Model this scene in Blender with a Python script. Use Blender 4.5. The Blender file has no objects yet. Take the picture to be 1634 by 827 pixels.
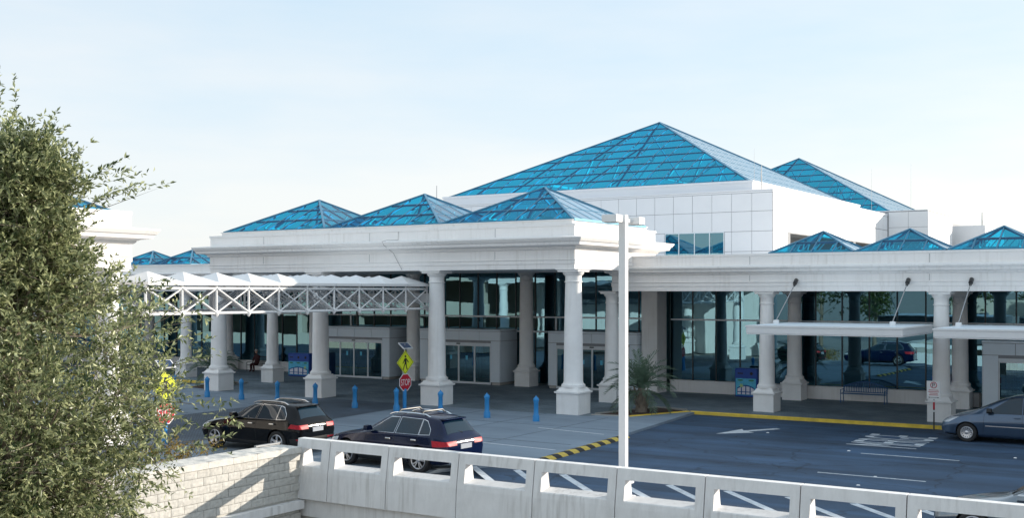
import bpy, bmesh, math, random
import numpy as np
from mathutils import Vector, Matrix

# ------------------------------------------------------------------ camera, sky, sun, exposure
S = bpy.context.scene
COL = S.collection
R = math.radians
CAM_H = 5.3
SUN = Vector((1.0, 1.2, 0.41)).normalized()

cd = bpy.data.cameras.new('camera'); cam = bpy.data.objects.new('camera', cd); COL.objects.link(cam)
cam.location = (0, 0, CAM_H); cam.rotation_euler = (R(90), 0, R(32.43))
cd.sensor_width = 36; cd.lens = 36 * 1807 / 1634; cd.shift_y = 51.5 / 1634
cd.clip_start = 0.1; cd.clip_end = 5000
S.camera = cam

W = bpy.data.worlds.new('World'); S.world = W; W.use_nodes = True
nt = W.node_tree; nt.nodes.clear()
out = nt.nodes.new('ShaderNodeOutputWorld'); bg = nt.nodes.new('ShaderNodeBackground')
sky = nt.nodes.new('ShaderNodeTexSky'); sky.sky_type = 'NISHITA'; sky.sun_disc = False
sky.sun_elevation = math.asin(SUN.z); sky.sun_rotation = math.atan2(SUN.x, SUN.y)
sky.air_density = 1.0; sky.dust_density = 1.2; sky.ozone_density = 1.5; sky.altitude = 10
tc = nt.nodes.new('ShaderNodeTexCoord'); mp = nt.nodes.new('ShaderNodeMapping')
mp.inputs['Scale'].default_value = (1.0, 1.0, 5.0); mp.inputs['Rotation'].default_value = (0.15, 0.1, 0.6)
nz = nt.nodes.new('ShaderNodeTexNoise'); nz.inputs['Scale'].default_value = 2.2; nz.inputs['Detail'].default_value = 7
nz.inputs['Roughness'].default_value = 0.55
rp = nt.nodes.new('ShaderNodeValToRGB'); rp.color_ramp.elements[0].position = 0.36; rp.color_ramp.elements[1].position = 0.72
rp.color_ramp.elements[0].color = (0.0,) * 3 + (1,); rp.color_ramp.elements[1].color = (1.0,) * 3 + (1,)
mx = nt.nodes.new('ShaderNodeMix'); mx.data_type = 'RGBA'
vc_ = nt.nodes.new('ShaderNodeMix'); vc_.data_type = 'RGBA'
vc_.inputs['A'].default_value = (3.35, 4.25, 4.95, 1); vc_.inputs['B'].default_value = (4.75, 4.85, 4.9, 1)          # thin white cirrus veil
nt.links.new(tc.outputs['Generated'], mp.inputs[0]); nt.links.new(mp.outputs[0], nz.inputs['Vector'])
sx_ = nt.nodes.new('ShaderNodeSeparateXYZ'); nt.links.new(tc.outputs['Generated'], sx_.inputs[0])
hz_ = nt.nodes.new('ShaderNodeMapRange'); hz_.inputs['From Min'].default_value = 0.0; hz_.inputs['From Max'].default_value = 0.32
hz_.inputs['To Min'].default_value = 0.86; hz_.inputs['To Max'].default_value = 0.78; nt.links.new(sx_.outputs['Z'], hz_.inputs[0])   # haze thickens to the horizon
hc_ = nt.nodes.new('ShaderNodeMapRange'); hc_.inputs['From Min'].default_value = 0.02; hc_.inputs['From Max'].default_value = 0.26
hc_.inputs['To Min'].default_value = 0.95; hc_.inputs['To Max'].default_value = 0.0; nt.links.new(sx_.outputs['Z'], hc_.inputs[0])
ad_ = nt.nodes.new('ShaderNodeMath'); ad_.operation = 'MULTIPLY_ADD'; ad_.inputs[1].default_value = 0.7; ad_.use_clamp = True
nt.links.new(nz.outputs['Fac'], rp.inputs[0]); nt.links.new(rp.outputs[0], ad_.inputs[0]); nt.links.new(hc_.outputs[0], ad_.inputs[2])
nt.links.new(ad_.outputs[0], vc_.inputs['Factor']); nt.links.new(vc_.outputs['Result'], mx.inputs['B'])
nt.links.new(hz_.outputs[0], mx.inputs['Factor'])
nt.links.new(sky.outputs[0], mx.inputs['A']); nt.links.new(mx.outputs['Result'], bg.inputs[0])
bg.inputs[1].default_value = 0.090
nt.links.new(bg.outputs[0], out.inputs[0])

sl = bpy.data.lights.new('sun', 'SUN'); sun = bpy.data.objects.new('sun', sl); COL.objects.link(sun)
sl.energy = 2.9; sl.angle = R(0.55); sl.color = (1.0, 0.90, 0.77)
sun.rotation_euler = SUN.to_track_quat('Z', 'Y').to_euler(); sun.location = (40, 60, 60)

S.view_settings.view_transform = 'Standard'; S.view_settings.look = 'None'
S.view_settings.exposure = 1.22; S.view_settings.gamma = 1.0; S.view_settings.use_curve_mapping = False
S.render.engine = 'CYCLES'; S.cycles.use_denoising = True
S.cycles.max_bounces = 9; S.cycles.transparent_max_bounces = 16; S.cycles.sample_clamp_indirect = 6
S.cycles.caustics_reflective = False; S.cycles.caustics_refractive = False

random.seed(7); rng = np.random.default_rng(11)

# ------------------------------------------------------------------ materials
def nodemat(name):
    m = bpy.data.materials.new(name); m.use_nodes = True
    t = m.node_tree; p = t.nodes['Principled BSDF']
    return m, t, p

def surf(name, col, rough=0.6, metal=0.0, var=0.12, scale=3.0, bump=0.0, bscale=60.0, stretch=(1, 1, 1),
         coat=0.0, spec=0.5, grime=0.0, grime_col=(0.3, 0.28, 0.24), world=False, streak=0.0):
    m, t, p = nodemat(name)
    N, L = t.nodes.new, t.links.new
    if world:
        tcn = N('ShaderNodeNewGeometry'); src = tcn.outputs['Position']
    else:
        tcn = N('ShaderNodeTexCoord'); src = tcn.outputs['Object']
    mpn = N('ShaderNodeMapping'); mpn.inputs['Scale'].default_value = stretch; L(src, mpn.inputs[0])
    n1 = N('ShaderNodeTexNoise'); n1.inputs['Scale'].default_value = scale; n1.inputs['Detail'].default_value = 8
    n1.inputs['Roughness'].default_value = 0.65; L(mpn.outputs[0], n1.inputs['Vector'])
    mr = N('ShaderNodeMapRange'); mr.inputs['From Min'].default_value = 0.25; mr.inputs['From Max'].default_value = 0.75
    mr.inputs['To Min'].default_value = 1 - var; mr.inputs['To Max'].default_value = 1 + var; L(n1.outputs['Fac'], mr.inputs[0])
    vm = N('ShaderNodeVectorMath'); vm.operation = 'SCALE'; vm.inputs[0].default_value = col[:3]; L(mr.outputs[0], vm.inputs['Scale'])
    last = vm.outputs[0]
    if grime > 0:
        n3 = N('ShaderNodeTexNoise'); n3.inputs['Scale'].default_value = scale * 0.45; n3.inputs['Detail'].default_value = 10
        n3.inputs['Roughness'].default_value = 0.7; L(mpn.outputs[0], n3.inputs['Vector'])
        g = N('ShaderNodeMapRange'); g.inputs['From Min'].default_value = 0.5; g.inputs['From Max'].default_value = 0.75
        g.inputs['To Max'].default_value = grime; L(n3.outputs['Fac'], g.inputs[0])
        mm = N('ShaderNodeMix'); mm.data_type = 'RGBA'; L(g.outputs[0], mm.inputs['Factor']); L(last, mm.inputs['A'])
        mm.inputs['B'].default_value = grime_col + (1,); last = mm.outputs['Result']
    if streak > 0:
        ms_ = N('ShaderNodeMapping'); ms_.inputs['Scale'].default_value = (5.0, 5.0, 0.35); L(src, ms_.inputs[0])
        n4 = N('ShaderNodeTexNoise'); n4.inputs['Scale'].default_value = 1.6; n4.inputs['Detail'].default_value = 6; L(ms_.outputs[0], n4.inputs['Vector'])
        n5 = N('ShaderNodeTexNoise'); n5.inputs['Scale'].default_value = 0.35; n5.inputs['Detail'].default_value = 3; L(src, n5.inputs['Vector'])
        g4 = N('ShaderNodeMapRange'); g4.inputs['From Min'].default_value = 0.5; g4.inputs['From Max'].default_value = 0.72; L(n4.outputs['Fac'], g4.inputs[0])
        g5 = N('ShaderNodeMapRange'); g5.inputs['From Min'].default_value = 0.42; g5.inputs['From Max'].default_value = 0.6; g5.inputs['To Max'].default_value = streak; L(n5.outputs['Fac'], g5.inputs[0])
        k4 = N('ShaderNodeMath'); k4.operation = 'MULTIPLY'; L(g4.outputs[0], k4.inputs[0]); L(g5.outputs[0], k4.inputs[1])
        m4 = N('ShaderNodeMix'); m4.data_type = 'RGBA'; L(k4.outputs[0], m4.inputs['Factor']); L(last, m4.inputs['A'])
        m4.inputs['B'].default_value = grime_col + (1,); last = m4.outputs['Result']
    L(last, p.inputs['Base Color'])
    p.inputs['Roughness'].default_value = rough; p.inputs['Metallic'].default_value = metal
    p.inputs['Specular IOR Level'].default_value = spec
    if coat: p.inputs['Coat Weight'].default_value = coat; p.inputs['Coat Roughness'].default_value = 0.03
    if bump > 0:
        n2 = N('ShaderNodeTexNoise'); n2.inputs['Scale'].default_value = bscale; n2.inputs['Detail'].default_value = 4
        L(src, n2.inputs['Vector'])
        b = N('ShaderNodeBump'); b.inputs['Strength'].default_value = bump; b.inputs['Distance'].default_value = 0.02
        L(n2.outputs['Fac'], b.inputs['Height']); L(b.outputs[0], p.inputs['Normal'])
    return m

def glassmat(name, tint, refl, r0=0.25, power=3.0, rough=0.0, vary=0.0, waviness=0.0, dust=0.0, ramp=None):
    """tinted see-through glass with a reflective coating; each pane varies a little (object random)"""
    m, t, p = nodemat(name); t.nodes.remove(p)
    N, L = t.nodes.new, t.links.new
    o = t.nodes['Material Output']
    tr = N('ShaderNodeBsdfTransparent'); gl = N('ShaderNodeBsdfGlossy'); gl.inputs['Roughness'].default_value = rough
    gl.inputs['Color'].default_value = refl + (1,); tr.inputs['Color'].default_value = tint + (1,)
    if vary > 0:
        oi = N('ShaderNodeObjectInfo'); mr = N('ShaderNodeMapRange'); mr.inputs['To Min'].default_value = 1 - vary
        mr.inputs['To Max'].default_value = 1 + vary; L(oi.outputs['Random'], mr.inputs[0])
        vm = N('ShaderNodeVectorMath'); vm.operation = 'SCALE'; vm.inputs[0].default_value = tint; L(mr.outputs[0], vm.inputs['Scale'])
        L(vm.outputs[0], tr.inputs['Color'])
    lw = N('ShaderNodeLayerWeight'); lw.inputs['Blend'].default_value = 0.5
    pw = N('ShaderNodeMath'); pw.operation = 'POWER'; pw.inputs[1].default_value = power; L(lw.outputs['Facing'], pw.inputs[0])
    fr = N('ShaderNodeMapRange'); fr.inputs['To Min'].default_value = r0; fr.inputs['To Max'].default_value = 1.0; L(pw.outputs[0], fr.inputs[0])
    if ramp:
        fr.interpolation_type = 'SMOOTHSTEP'; fr.inputs['From Min'].default_value, fr.inputs['From Max'].default_value, fr.inputs['To Max'].default_value = ramp; L(lw.outputs['Facing'], fr.inputs[0])
    if waviness > 0:
        tcn = N('ShaderNodeTexCoord'); n2 = N('ShaderNodeTexNoise'); n2.inputs['Scale'].default_value = 0.9
        L(tcn.outputs['Object'], n2.inputs['Vector'])
        b = N('ShaderNodeBump'); b.inputs['Strength'].default_value = waviness; b.inputs['Distance'].default_value = 0.05
        L(n2.outputs['Fac'], b.inputs['Height']); L(b.outputs[0], gl.inputs['Normal'])
    ms = N('ShaderNodeMixShader'); L(fr.outputs[0], ms.inputs[0]); L(tr.outputs[0], ms.inputs[1]); L(gl.outputs[0], ms.inputs[2])
    if dust > 0:
        df = N('ShaderNodeBsdfDiffuse'); df.inputs['Color'].default_value = (0.8, 0.82, 0.84, 1)
        m2 = N('ShaderNodeMixShader'); m2.inputs[0].default_value = dust; L(ms.outputs[0], m2.inputs[1]); L(df.outputs[0], m2.inputs[2]); L(m2.outputs[0], o.inputs[0])
    else: L(ms.outputs[0], o.inputs[0])
    return m

def pavermat(name, c1, c2, mortar, bw, bh, rot=0.0, rough=0.75):
    m, t, p = nodemat(name); N, L = t.nodes.new, t.links.new
    ge = N('ShaderNodeNewGeometry'); mpn = N('ShaderNodeMapping'); mpn.inputs['Rotation'].default_value = (0, 0, rot)
    L(ge.outputs['Position'], mpn.inputs[0])
    br = N('ShaderNodeTexBrick'); br.inputs['Scale'].default_value = 1.0; br.inputs['Brick Width'].default_value = bw
    br.inputs['Row Height'].default_value = bh; br.inputs['Mortar Size'].default_value = 0.008
    br.inputs['Color1'].default_value = c1 + (1,); br.inputs['Color2'].default_value = c2 + (1,); br.inputs['Mortar'].default_value = mortar + (1,)
    L(mpn.outputs[0], br.inputs['Vector'])
    n1 = N('ShaderNodeTexNoise'); n1.inputs['Scale'].default_value = 0.5; n1.inputs['Detail'].default_value = 8; L(ge.outputs['Position'], n1.inputs['Vector'])
    mr = N('ShaderNodeMapRange'); mr.inputs['From Min'].default_value = 0.3; mr.inputs['From Max'].default_value = 0.7
    mr.inputs['To Min'].default_value = 0.7; mr.inputs['To Max'].default_value = 1.25; L(n1.outputs['Fac'], mr.inputs[0])
    vm = N('ShaderNodeVectorMath'); vm.operation = 'SCALE'; L(br.outputs['Color'], vm.inputs[0]); L(mr.outputs[0], vm.inputs['Scale'])
    L(vm.outputs[0], p.inputs['Base Color']); p.inputs['Roughness'].default_value = rough
    return m

def asphaltmat():
    m, t, p = nodemat('asphalt'); N, L = t.nodes.new, t.links.new
    ge = N('ShaderNodeNewGeometry')
    def noise(scale, stretch, det=8):
        mpn = N('ShaderNodeMapping'); mpn.inputs['Scale'].default_value = stretch; L(ge.outputs['Position'], mpn.inputs[0])
        n = N('ShaderNodeTexNoise'); n.inputs['Scale'].default_value = scale; n.inputs['Detail'].default_value = det
        n.inputs['Roughness'].default_value = 0.6; L(mpn.outputs[0], n.inputs['Vector']); return n.outputs['Fac']
    def rng_(s, lo, hi, a=0.3, b=0.7):
        r = N('ShaderNodeMapRange'); r.inputs['From Min'].default_value = a; r.inputs['From Max'].default_value = b
        r.inputs['To Min'].default_value = lo; r.inputs['To Max'].default_value = hi; L(s, r.inputs[0]); return r.outputs[0]
    def mul(a, b):
        k = N('ShaderNodeMath'); k.operation = 'MULTIPLY'; L(a, k.inputs[0]); L(b, k.inputs[1]); return k.outputs[0]
    f = mul(mul(rng_(noise(0.9, (0.045, 1, 1)), 0.5, 1.75), rng_(noise(0.35, (1, 1, 1)), 0.75, 1.3)), rng_(noise(40, (1, 1, 1), 3), 0.75, 1.25))
    vo = N('ShaderNodeTexVoronoi'); vo.feature = 'DISTANCE_TO_EDGE'; vo.inputs['Scale'].default_value = 0.22
    wn = N('ShaderNodeTexNoise'); wn.inputs['Scale'].default_value = 1.3; wn.inputs['Detail'].default_value = 5; L(ge.outputs['Position'], wn.inputs['Vector'])
    wa = N('ShaderNodeMix'); wa.data_type = 'RGBA'; wa.blend_type = 'ADD'; wa.inputs['Factor'].default_value = 1.2; L(ge.outputs['Position'], wa.inputs['A']); L(wn.outputs['Color'], wa.inputs['B']); L(wa.outputs['Result'], vo.inputs['Vector'])
    f = mul(f, rng_(vo.outputs['Distance'], 0.55, 1.0, 0.002, 0.012))
    f = mul(f, rng_(noise(1.6, (0.5, 1, 1), 2), 1.0, 0.62, 0.66, 0.74))
    vm = N('ShaderNodeVectorMath'); vm.operation = 'SCALE'; vm.inputs[0].default_value = (0.030, 0.062, 0.112); L(f, vm.inputs['Scale'])
    L(vm.outputs[0], p.inputs['Base Color']); p.inputs['Roughness'].default_value = 0.78
    b = N('ShaderNodeBump'); b.inputs['Strength'].default_value = 0.25; b.inputs['Distance'].default_value = 0.01
    L(noise(90, (1, 1, 1), 2), b.inputs['Height']); L(b.outputs[0], p.inputs['Normal'])
    return m

def leafmat(name, c_dark, c_light, trans=0.25, rough=0.45):
    m, t, p = nodemat(name); N, L = t.nodes.new, t.links.new
    at = N('ShaderNodeAttribute'); at.attribute_name = 'tint'
    mxx = N('ShaderNodeMix'); mxx.data_type = 'RGBA'; L(at.outputs['Fac'], mxx.inputs['Factor'])
    mxx.inputs['A'].default_value = c_dark + (1,); mxx.inputs['B'].default_value = c_light + (1,)
    L(mxx.outputs['Result'], p.inputs['Base Color']); p.inputs['Roughness'].default_value = rough
    tl = N('ShaderNodeBsdfTranslucent'); L(mxx.outputs['Result'], tl.inputs['Color'])
    ms = N('ShaderNodeMixShader'); ms.inputs[0].default_value = trans
    L(p.outputs[0], ms.inputs[1]); L(tl.outputs[0], ms.inputs[2]); L(ms.outputs[0], t.nodes['Material Output'].inputs[0])
    return m

M = {}
M['stucco'] = surf('stucco', (0.89, 0.87, 0.855), 0.8, var=0.04, scale=0.8, bump=0.15, bscale=40, grime=0.14, grime_col=(0.56, 0.52, 0.47), world=True, streak=0.32)
M['column'] = surf('column_stone', (0.89, 0.88, 0.87), 0.75, var=0.05, scale=2.0, bump=0.15, bscale=50, grime=0.16, grime_col=(0.58, 0.54, 0.49), streak=0.25, world=True)
M['panel'] = surf('wall_panel', (0.83, 0.835, 0.86), 0.5, var=0.03, scale=0.6, grime=0.05, grime_col=(0.62, 0.62, 0.62), world=True)
M['joint'] = surf('panel_joint', (0.30, 0.31, 0.33), 0.8)
M['vest'] = surf('vestibule_metal_panel', (0.76, 0.84, 0.91), 0.42, var=0.03)
M['alu'] = surf('aluminium_frame', (0.74, 0.79, 0.83), 0.4, metal=0.1, var=0.04)
M['darkmull'] = surf('dark_mullion', (0.03, 0.045, 0.055), 0.4, var=0.05)
M['rafter'] = surf('blue_rafter', (0.05, 0.22, 0.34), 0.4, metal=0.3, var=0.05)
M['hipcap'] = surf('blue_hip_cap', (0.10, 0.28, 0.42), 0.35, metal=0.4, var=0.05)
M['skyglass'] = glassmat('skylight_glass', (0.04, 0.57, 0.74), (0.85, 0.95, 1.0), r0=0.02, ramp=(0.73, 0.89, 0.9), rough=0.04, vary=0.12, dust=0.04)
M['glass'] = glassmat('facade_glass', (0.06, 0.26, 0.34), (0.36, 0.68, 0.84), r0=0.36, power=3.0, waviness=0.02)
M['doorglass'] = glassmat('door_glass', (0.10, 0.30, 0.36), (0.5, 0.8, 0.88), r0=0.25, power=3.0)
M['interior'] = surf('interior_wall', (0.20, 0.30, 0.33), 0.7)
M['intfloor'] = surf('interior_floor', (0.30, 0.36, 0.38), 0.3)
M['white_paint'] = surf('white_steel_paint', (0.80, 0.80, 0.80), 0.4, var=0.03)
M['conc'] = surf('barrier_concrete', (0.80, 0.79, 0.785), 0.85, var=0.08, scale=2.5, bump=0.2, bscale=45, grime=0.30, grime_col=(0.44, 0.42, 0.40), stretch=(1.6, 1, 0.7), world=True, streak=0.55)
M['beam'] = surf('girder_concrete', (0.50, 0.48, 0.45), 0.85, var=0.12, scale=1.5, grime=0.3, grime_col=(0.3, 0.28, 0.25), world=True)
M['cmu'] = surf('splitface_block', (0.52, 0.505, 0.47), 0.9, var=0.18, scale=9, bump=0.3, bscale=40, grime=0.4, grime_col=(0.34, 0.33, 0.31), stretch=(1, 1, 0.6), world=True)
M['mortar'] = surf('mortar', (0.48, 0.465, 0.43), 0.95, var=0.1)
M['coping'] = surf('coping_stone', (0.62, 0.60, 0.56), 0.9, var=0.16, scale=7, bump=0.5, bscale=25, grime=0.3, grime_col=(0.33, 0.3, 0.25), world=True)
M['asphalt'] = asphaltmat()
M['plaza'] = surf('plaza_concrete', (0.22, 0.275, 0.335), 0.85, var=0.22, scale=0.7, bump=0.1, bscale=60, grime=0.35, grime_col=(0.13, 0.17, 0.215), stretch=(0.35, 1, 1), world=True)
M['pavers'] = pavermat('dark_pavers', (0.15, 0.195, 0.23), (0.20, 0.25, 0.285), (0.08, 0.105, 0.13), 0.4, 0.2)
M['xpavers'] = pavermat('crossing_pavers', (0.085, 0.115, 0.155), (0.115, 0.15, 0.19), (0.05, 0.065, 0.085), 0.2, 0.1, rot=0.78)
M['ground'] = surf('bare_ground', (0.30, 0.29, 0.27), 0.9, var=0.2, scale=0.2, world=True)
M['kerbyellow'] = surf('yellow_kerb_paint', (0.80, 0.56, 0.07), 0.7, var=0.25, scale=1.8, grime=0.45, grime_col=(0.24, 0.2, 0.13), world=True)
M['kerb'] = surf('kerb_concrete', (0.34, 0.33, 0.31), 0.85, var=0.15, scale=3, world=True)
M['mulch'] = surf('mulch', (0.075, 0.045, 0.035), 0.95, var=0.5, scale=20, bump=0.8, bscale=60, world=True)
M['linewhite'] = surf('road_paint_white', (0.62, 0.66, 0.70), 0.7, var=0.25, scale=7, grime=0.8, grime_col=(0.2, 0.22, 0.26), world=True)
M['humpyellow'] = surf('hump_yellow', (0.60, 0.44, 0.08), 0.7, var=0.2, scale=8)
M['humpblack'] = surf('hump_black', (0.02, 0.02, 0.022), 0.7)
M['blue'] = surf('blue_paint', (0.025, 0.25, 0.58), 0.42, var=0.08, scale=6)
M['binblue'] = surf('bin_blue', (0.012, 0.07, 0.36), 0.4, var=0.06)
M['benchblue'] = surf('bench_blue', (0.02, 0.10, 0.26), 0.4)
M['poster'] = surf('poster_cyan', (0.10, 0.50, 0.72), 0.5, var=0.25, scale=5)
M['postwhite'] = surf('poster_white', (0.75, 0.75, 0.82), 0.5)
M['postgreen'] = surf('poster_green', (0.05, 0.26, 0.12), 0.5)
M['postlime'] = surf('poster_lime', (0.50, 0.66, 0.25), 0.5)
M['postnavy'] = surf('poster_navy', (0.01, 0.10, 0.35), 0.5)
M['signyellow'] = surf('sign_yellow_green', (0.72, 0.78, 0.03), 0.45, var=0.04)
M['signred'] = surf('sign_red', (0.50, 0.012, 0.03), 0.45, var=0.04)
M['signwhite'] = surf('sign_white', (0.8, 0.8, 0.8), 0.45, var=0.03)
M['signback'] = surf('sign_back_grey', (0.4, 0.4, 0.4), 0.5, metal=0.5)
M['black'] = surf('black', (0.012, 0.012, 0.013), 0.5)
M['steel'] = surf('steel', (0.42, 0.43, 0.44), 0.35, metal=0.9, var=0.1)
M['darksteel'] = surf('dark_steel', (0.10, 0.10, 0.10), 0.45, metal=0.7)
M['solar'] = surf('solar_cells', (0.015, 0.04, 0.10), 0.15, var=0.2)
M['trunk'] = surf('bark', (0.20, 0.165, 0.13), 0.95, var=0.35, scale=9, bump=0.8, bscale=25, stretch=(1, 1, 0.3))
M['leaf'] = leafmat('oak_leaf', (0.058, 0.092, 0.034), (0.68, 0.71, 0.40), trans=0.48, rough=0.28)
M['leafgold'] = leafmat('golden_leaf', (0.10, 0.09, 0.015), (0.55, 0.36, 0.07), trans=0.3)
M['leafgreen'] = leafmat('green_leaf', (0.03, 0.055, 0.015), (0.13, 0.18, 0.05), trans=0.25)
M['frond'] = leafmat('palm_frond', (0.06, 0.11, 0.07), (0.22, 0.31, 0.22), trans=0.2, rough=0.5)
M['tyre'] = surf('tyre_rubber', (0.018, 0.018, 0.019), 0.75, var=0.1)
M['rim'] = surf('alloy_rim', (0.58, 0.58, 0.6), 0.3, metal=0.8, var=0.04)
M['carglass'] = surf('car_glass', (0.006, 0.020, 0.035), 0.02, var=0.0, spec=0.6)
M['chrome'] = surf('chrome_trim', (0.75, 0.75, 0.76), 0.15, metal=1.0, var=0.02)
M['trimblack'] = surf('black_trim', (0.012, 0.012, 0.013), 0.5, var=0.05)
M['tail'] = surf('tail_lamp_red', (0.40, 0.008, 0.02), 0.45, var=0.25, scale=14, spec=0.3)
M['head'] = surf('head_lamp', (0.55, 0.58, 0.62), 0.08, var=0.25, scale=14, coat=1.0)
M['plate'] = surf('number_plate', (0.30, 0.33, 0.38), 0.5, var=0.1, scale=20)
M['paintblack'] = surf('black_car_paint', (0.004, 0.004, 0.005), 0.08, metal=0.0, var=0.02, coat=0.0, spec=0.3)
M['paintblue'] = surf('navy_car_paint', (0.002, 0.007, 0.034), 0.10, metal=0.1, var=0.02, coat=0.0, spec=0.45)
M['paintvan'] = surf('slate_blue_car_paint', (0.06, 0.10, 0.165), 0.28, metal=0.5, var=0.03, coat=1.0)
M['paintsilver'] = surf('silver_car_paint', (0.17, 0.20, 0.23), 0.28, metal=0.8, var=0.03, coat=1.0)
M['skin'] = surf('skin', (0.45, 0.27, 0.19), 0.6)
M['cloth'] = surf('dark_red_cloth', (0.05, 0.012, 0.014), 0.85)
M['hat'] = surf('pale_hat', (0.45, 0.42, 0.38), 0.8)
M['garage'] = surf('garage_concrete', (0.56, 0.52, 0.45), 0.85, var=0.08, scale=0.8, grime=0.15, grime_col=(0.4, 0.36, 0.3), world=True)

# ------------------------------------------------------------------ mesh helpers
WL = {}                                   # object -> world location (unrotated chains)

def tag(o, label=None, cat=None, group=None, kind=None):
    if label: o['label'] = label
    if cat: o['category'] = cat
    if group: o['group'] = group
    if kind: o['kind'] = kind
    return o

def thing(name, loc, label, cat, group=None):
    o = bpy.data.objects.new(name, None); COL.objects.link(o); o.location = loc; o.empty_display_size = 0.3
    WL[o] = Vector(loc); return tag(o, label, cat, group)

def link(name, me, parent=None, loc=(0, 0, 0)):
    """loc in world space"""
    o = bpy.data.objects.new(name, me); COL.objects.link(o)
    WL[o] = Vector(loc)
    if parent is not None:
        o.parent = parent; o.location = Vector(loc) - WL[parent]
    else:
        o.location = loc
    return o

class MB:
    def __init__(s): s.v = []; s.f = []
    def add(s, vs, fs):
        b = len(s.v); s.v += [tuple(v) for v in vs]; s.f += [tuple(b + i for i in f) for f in fs]; return s
    def box(s, x0, y0, z0, x1, y1, z1):
        return s.add([(x0, y0, z0), (x1, y0, z0), (x1, y1, z0), (x0, y1, z0), (x0, y0, z1), (x1, y0, z1), (x1, y1, z1), (x0, y1, z1)],
                     [(3, 2, 1, 0), (4, 5, 6, 7), (0, 1, 5, 4), (1, 2, 6, 5), (2, 3, 7, 6), (3, 0, 4, 7)])
    def cbox(s, x0, y0, z0, x1, y1, z1, c=0.01):
        """box with chamfered vertical and top edges"""
        def ring(z, i):
            a, b, d, e = x0 + i, x1 - i, y0 + i, y1 - i
            return [(a + c, d, z), (b - c, d, z), (b, d + c, z), (b, e - c, z), (b - c, e, z), (a + c, e, z), (a, e - c, z), (a, d + c, z)]
        return s.loft([ring(z0, 0), ring(z1 - c, 0), ring(z1, c)])
    def loft(s, rings, caps=True, closed=True):
        n = len(rings[0]); b = len(s.v)
        for r in rings: s.v += [tuple(p) for p in r]
        for k in range(len(rings) - 1):
            for i in range(n if closed else n - 1):
                j = (i + 1) % n
                s.f.append((b + k * n + i, b + k * n + j, b + (k + 1) * n + j, b + (k + 1) * n + i))
        if caps:
            s.f.append(tuple(b + i for i in reversed(range(n)))); s.f.append(tuple(b + (len(rings) - 1) * n + i for i in range(n)))
        return s
    def lathe(s, cx, cy, prof, seg=20):
        return s.loft([[(cx + r * math.cos(2 * math.pi * i / seg), cy + r * math.sin(2 * math.pi * i / seg), z) for i in range(seg)] for r, z in prof])
    def rect(s, x0, x1, y0, y1, prof):
        """moulding stack round a rectangle: prof = (outward offset, z)"""
        return s.loft([[(x0 - o, y0 - o, z), (x1 + o, y0 - o, z), (x1 + o, y1 + o, z), (x0 - o, y1 + o, z)] for o, z in prof])
    def prism(s, pts, z0, z1):
        """plan polygon (ccw) extruded in z"""
        return s.loft([[(p[0], p[1], z0) for p in pts], [(p[0], p[1], z1) for p in pts]])
    def prismx(s, pts, x0, x1):
        """(y,z) polygon extruded along x"""
        return s.loft([[(x1, p[0], p[1]) for p in pts], [(x0, p[0], p[1]) for p in pts]][::-1])
    def tube(s, pts, r, seg=8, r1=None):
        pts = [Vector(p) for p in pts]; rings = []
        for i, p in enumerate(pts):
            d = (pts[min(i + 1, len(pts) - 1)] - pts[max(i - 1, 0)]).normalized()
            u = d.cross(Vector((0, 0, 1)) if abs(d.z) < 0.95 else Vector((1, 0, 0))).normalized(); w = u.cross(d)
            rr = r if r1 is None else r + (r1 - r) * i / (len(pts) - 1)
            rings.append([p + rr * (math.cos(2 * math.pi * k / seg) * u - math.sin(2 * math.pi * k / seg) * w) for k in range(seg)])
        return s.loft(rings)
    def bar(s, a, b, w, h, up=(0, 0, 1)):
        a, b = Vector(a), Vector(b); d = (b - a).normalized(); u = d.cross(Vector(up))
        u = u.normalized() * w / 2 if u.length > 1e-5 else Vector((w / 2, 0, 0)); n = u.cross(d).normalized() * h / 2
        return s.loft([[p - u - n, p + u - n, p + u + n, p - u + n] for p in (a, b)])
    def build(s, name, mat, parent=None, smooth=False, flip=True):
        vs = np.array(s.v); c = (vs.min(0) + vs.max(0)) / 2; c[2] = vs[:, 2].min()
        me = bpy.data.meshes.new(name); me.from_pydata((vs - c).tolist(), [], s.f)
        if flip:
            bm = bmesh.new(); bm.from_mesh(me); bmesh.ops.recalc_face_normals(bm, faces=bm.faces); bm.to_mesh(me); bm.free()
        for m in (mat if isinstance(mat, (list, tuple)) else [mat]): me.materials.append(M[m])
        if smooth:
            me.polygons.foreach_set('use_smooth', [True] * len(me.polygons)); me.set_sharp_from_angle(angle=R(38))
        return link(name, me, parent, c)

def copy_tree(o, parent=None):
    c = o.copy(); COL.objects.link(c); c.parent = parent; WL[c] = WL[o].copy()
    for ch in list(o.children): copy_tree(ch, c)
    return c

def sheet(name, pts, z, mat, label=None, kind='structure', parent=None, thick=0.0):
    m = MB()
    if thick: m.prism(pts, z - thick, z)
    else: m.add([(p[0], p[1], z) for p in pts], [tuple(range(len(pts)))])
    o = m.build(name, mat, parent, flip=bool(thick))
    if parent is None: tag(o, kind=kind)
    if label: o['label'] = label
    return o

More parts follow.
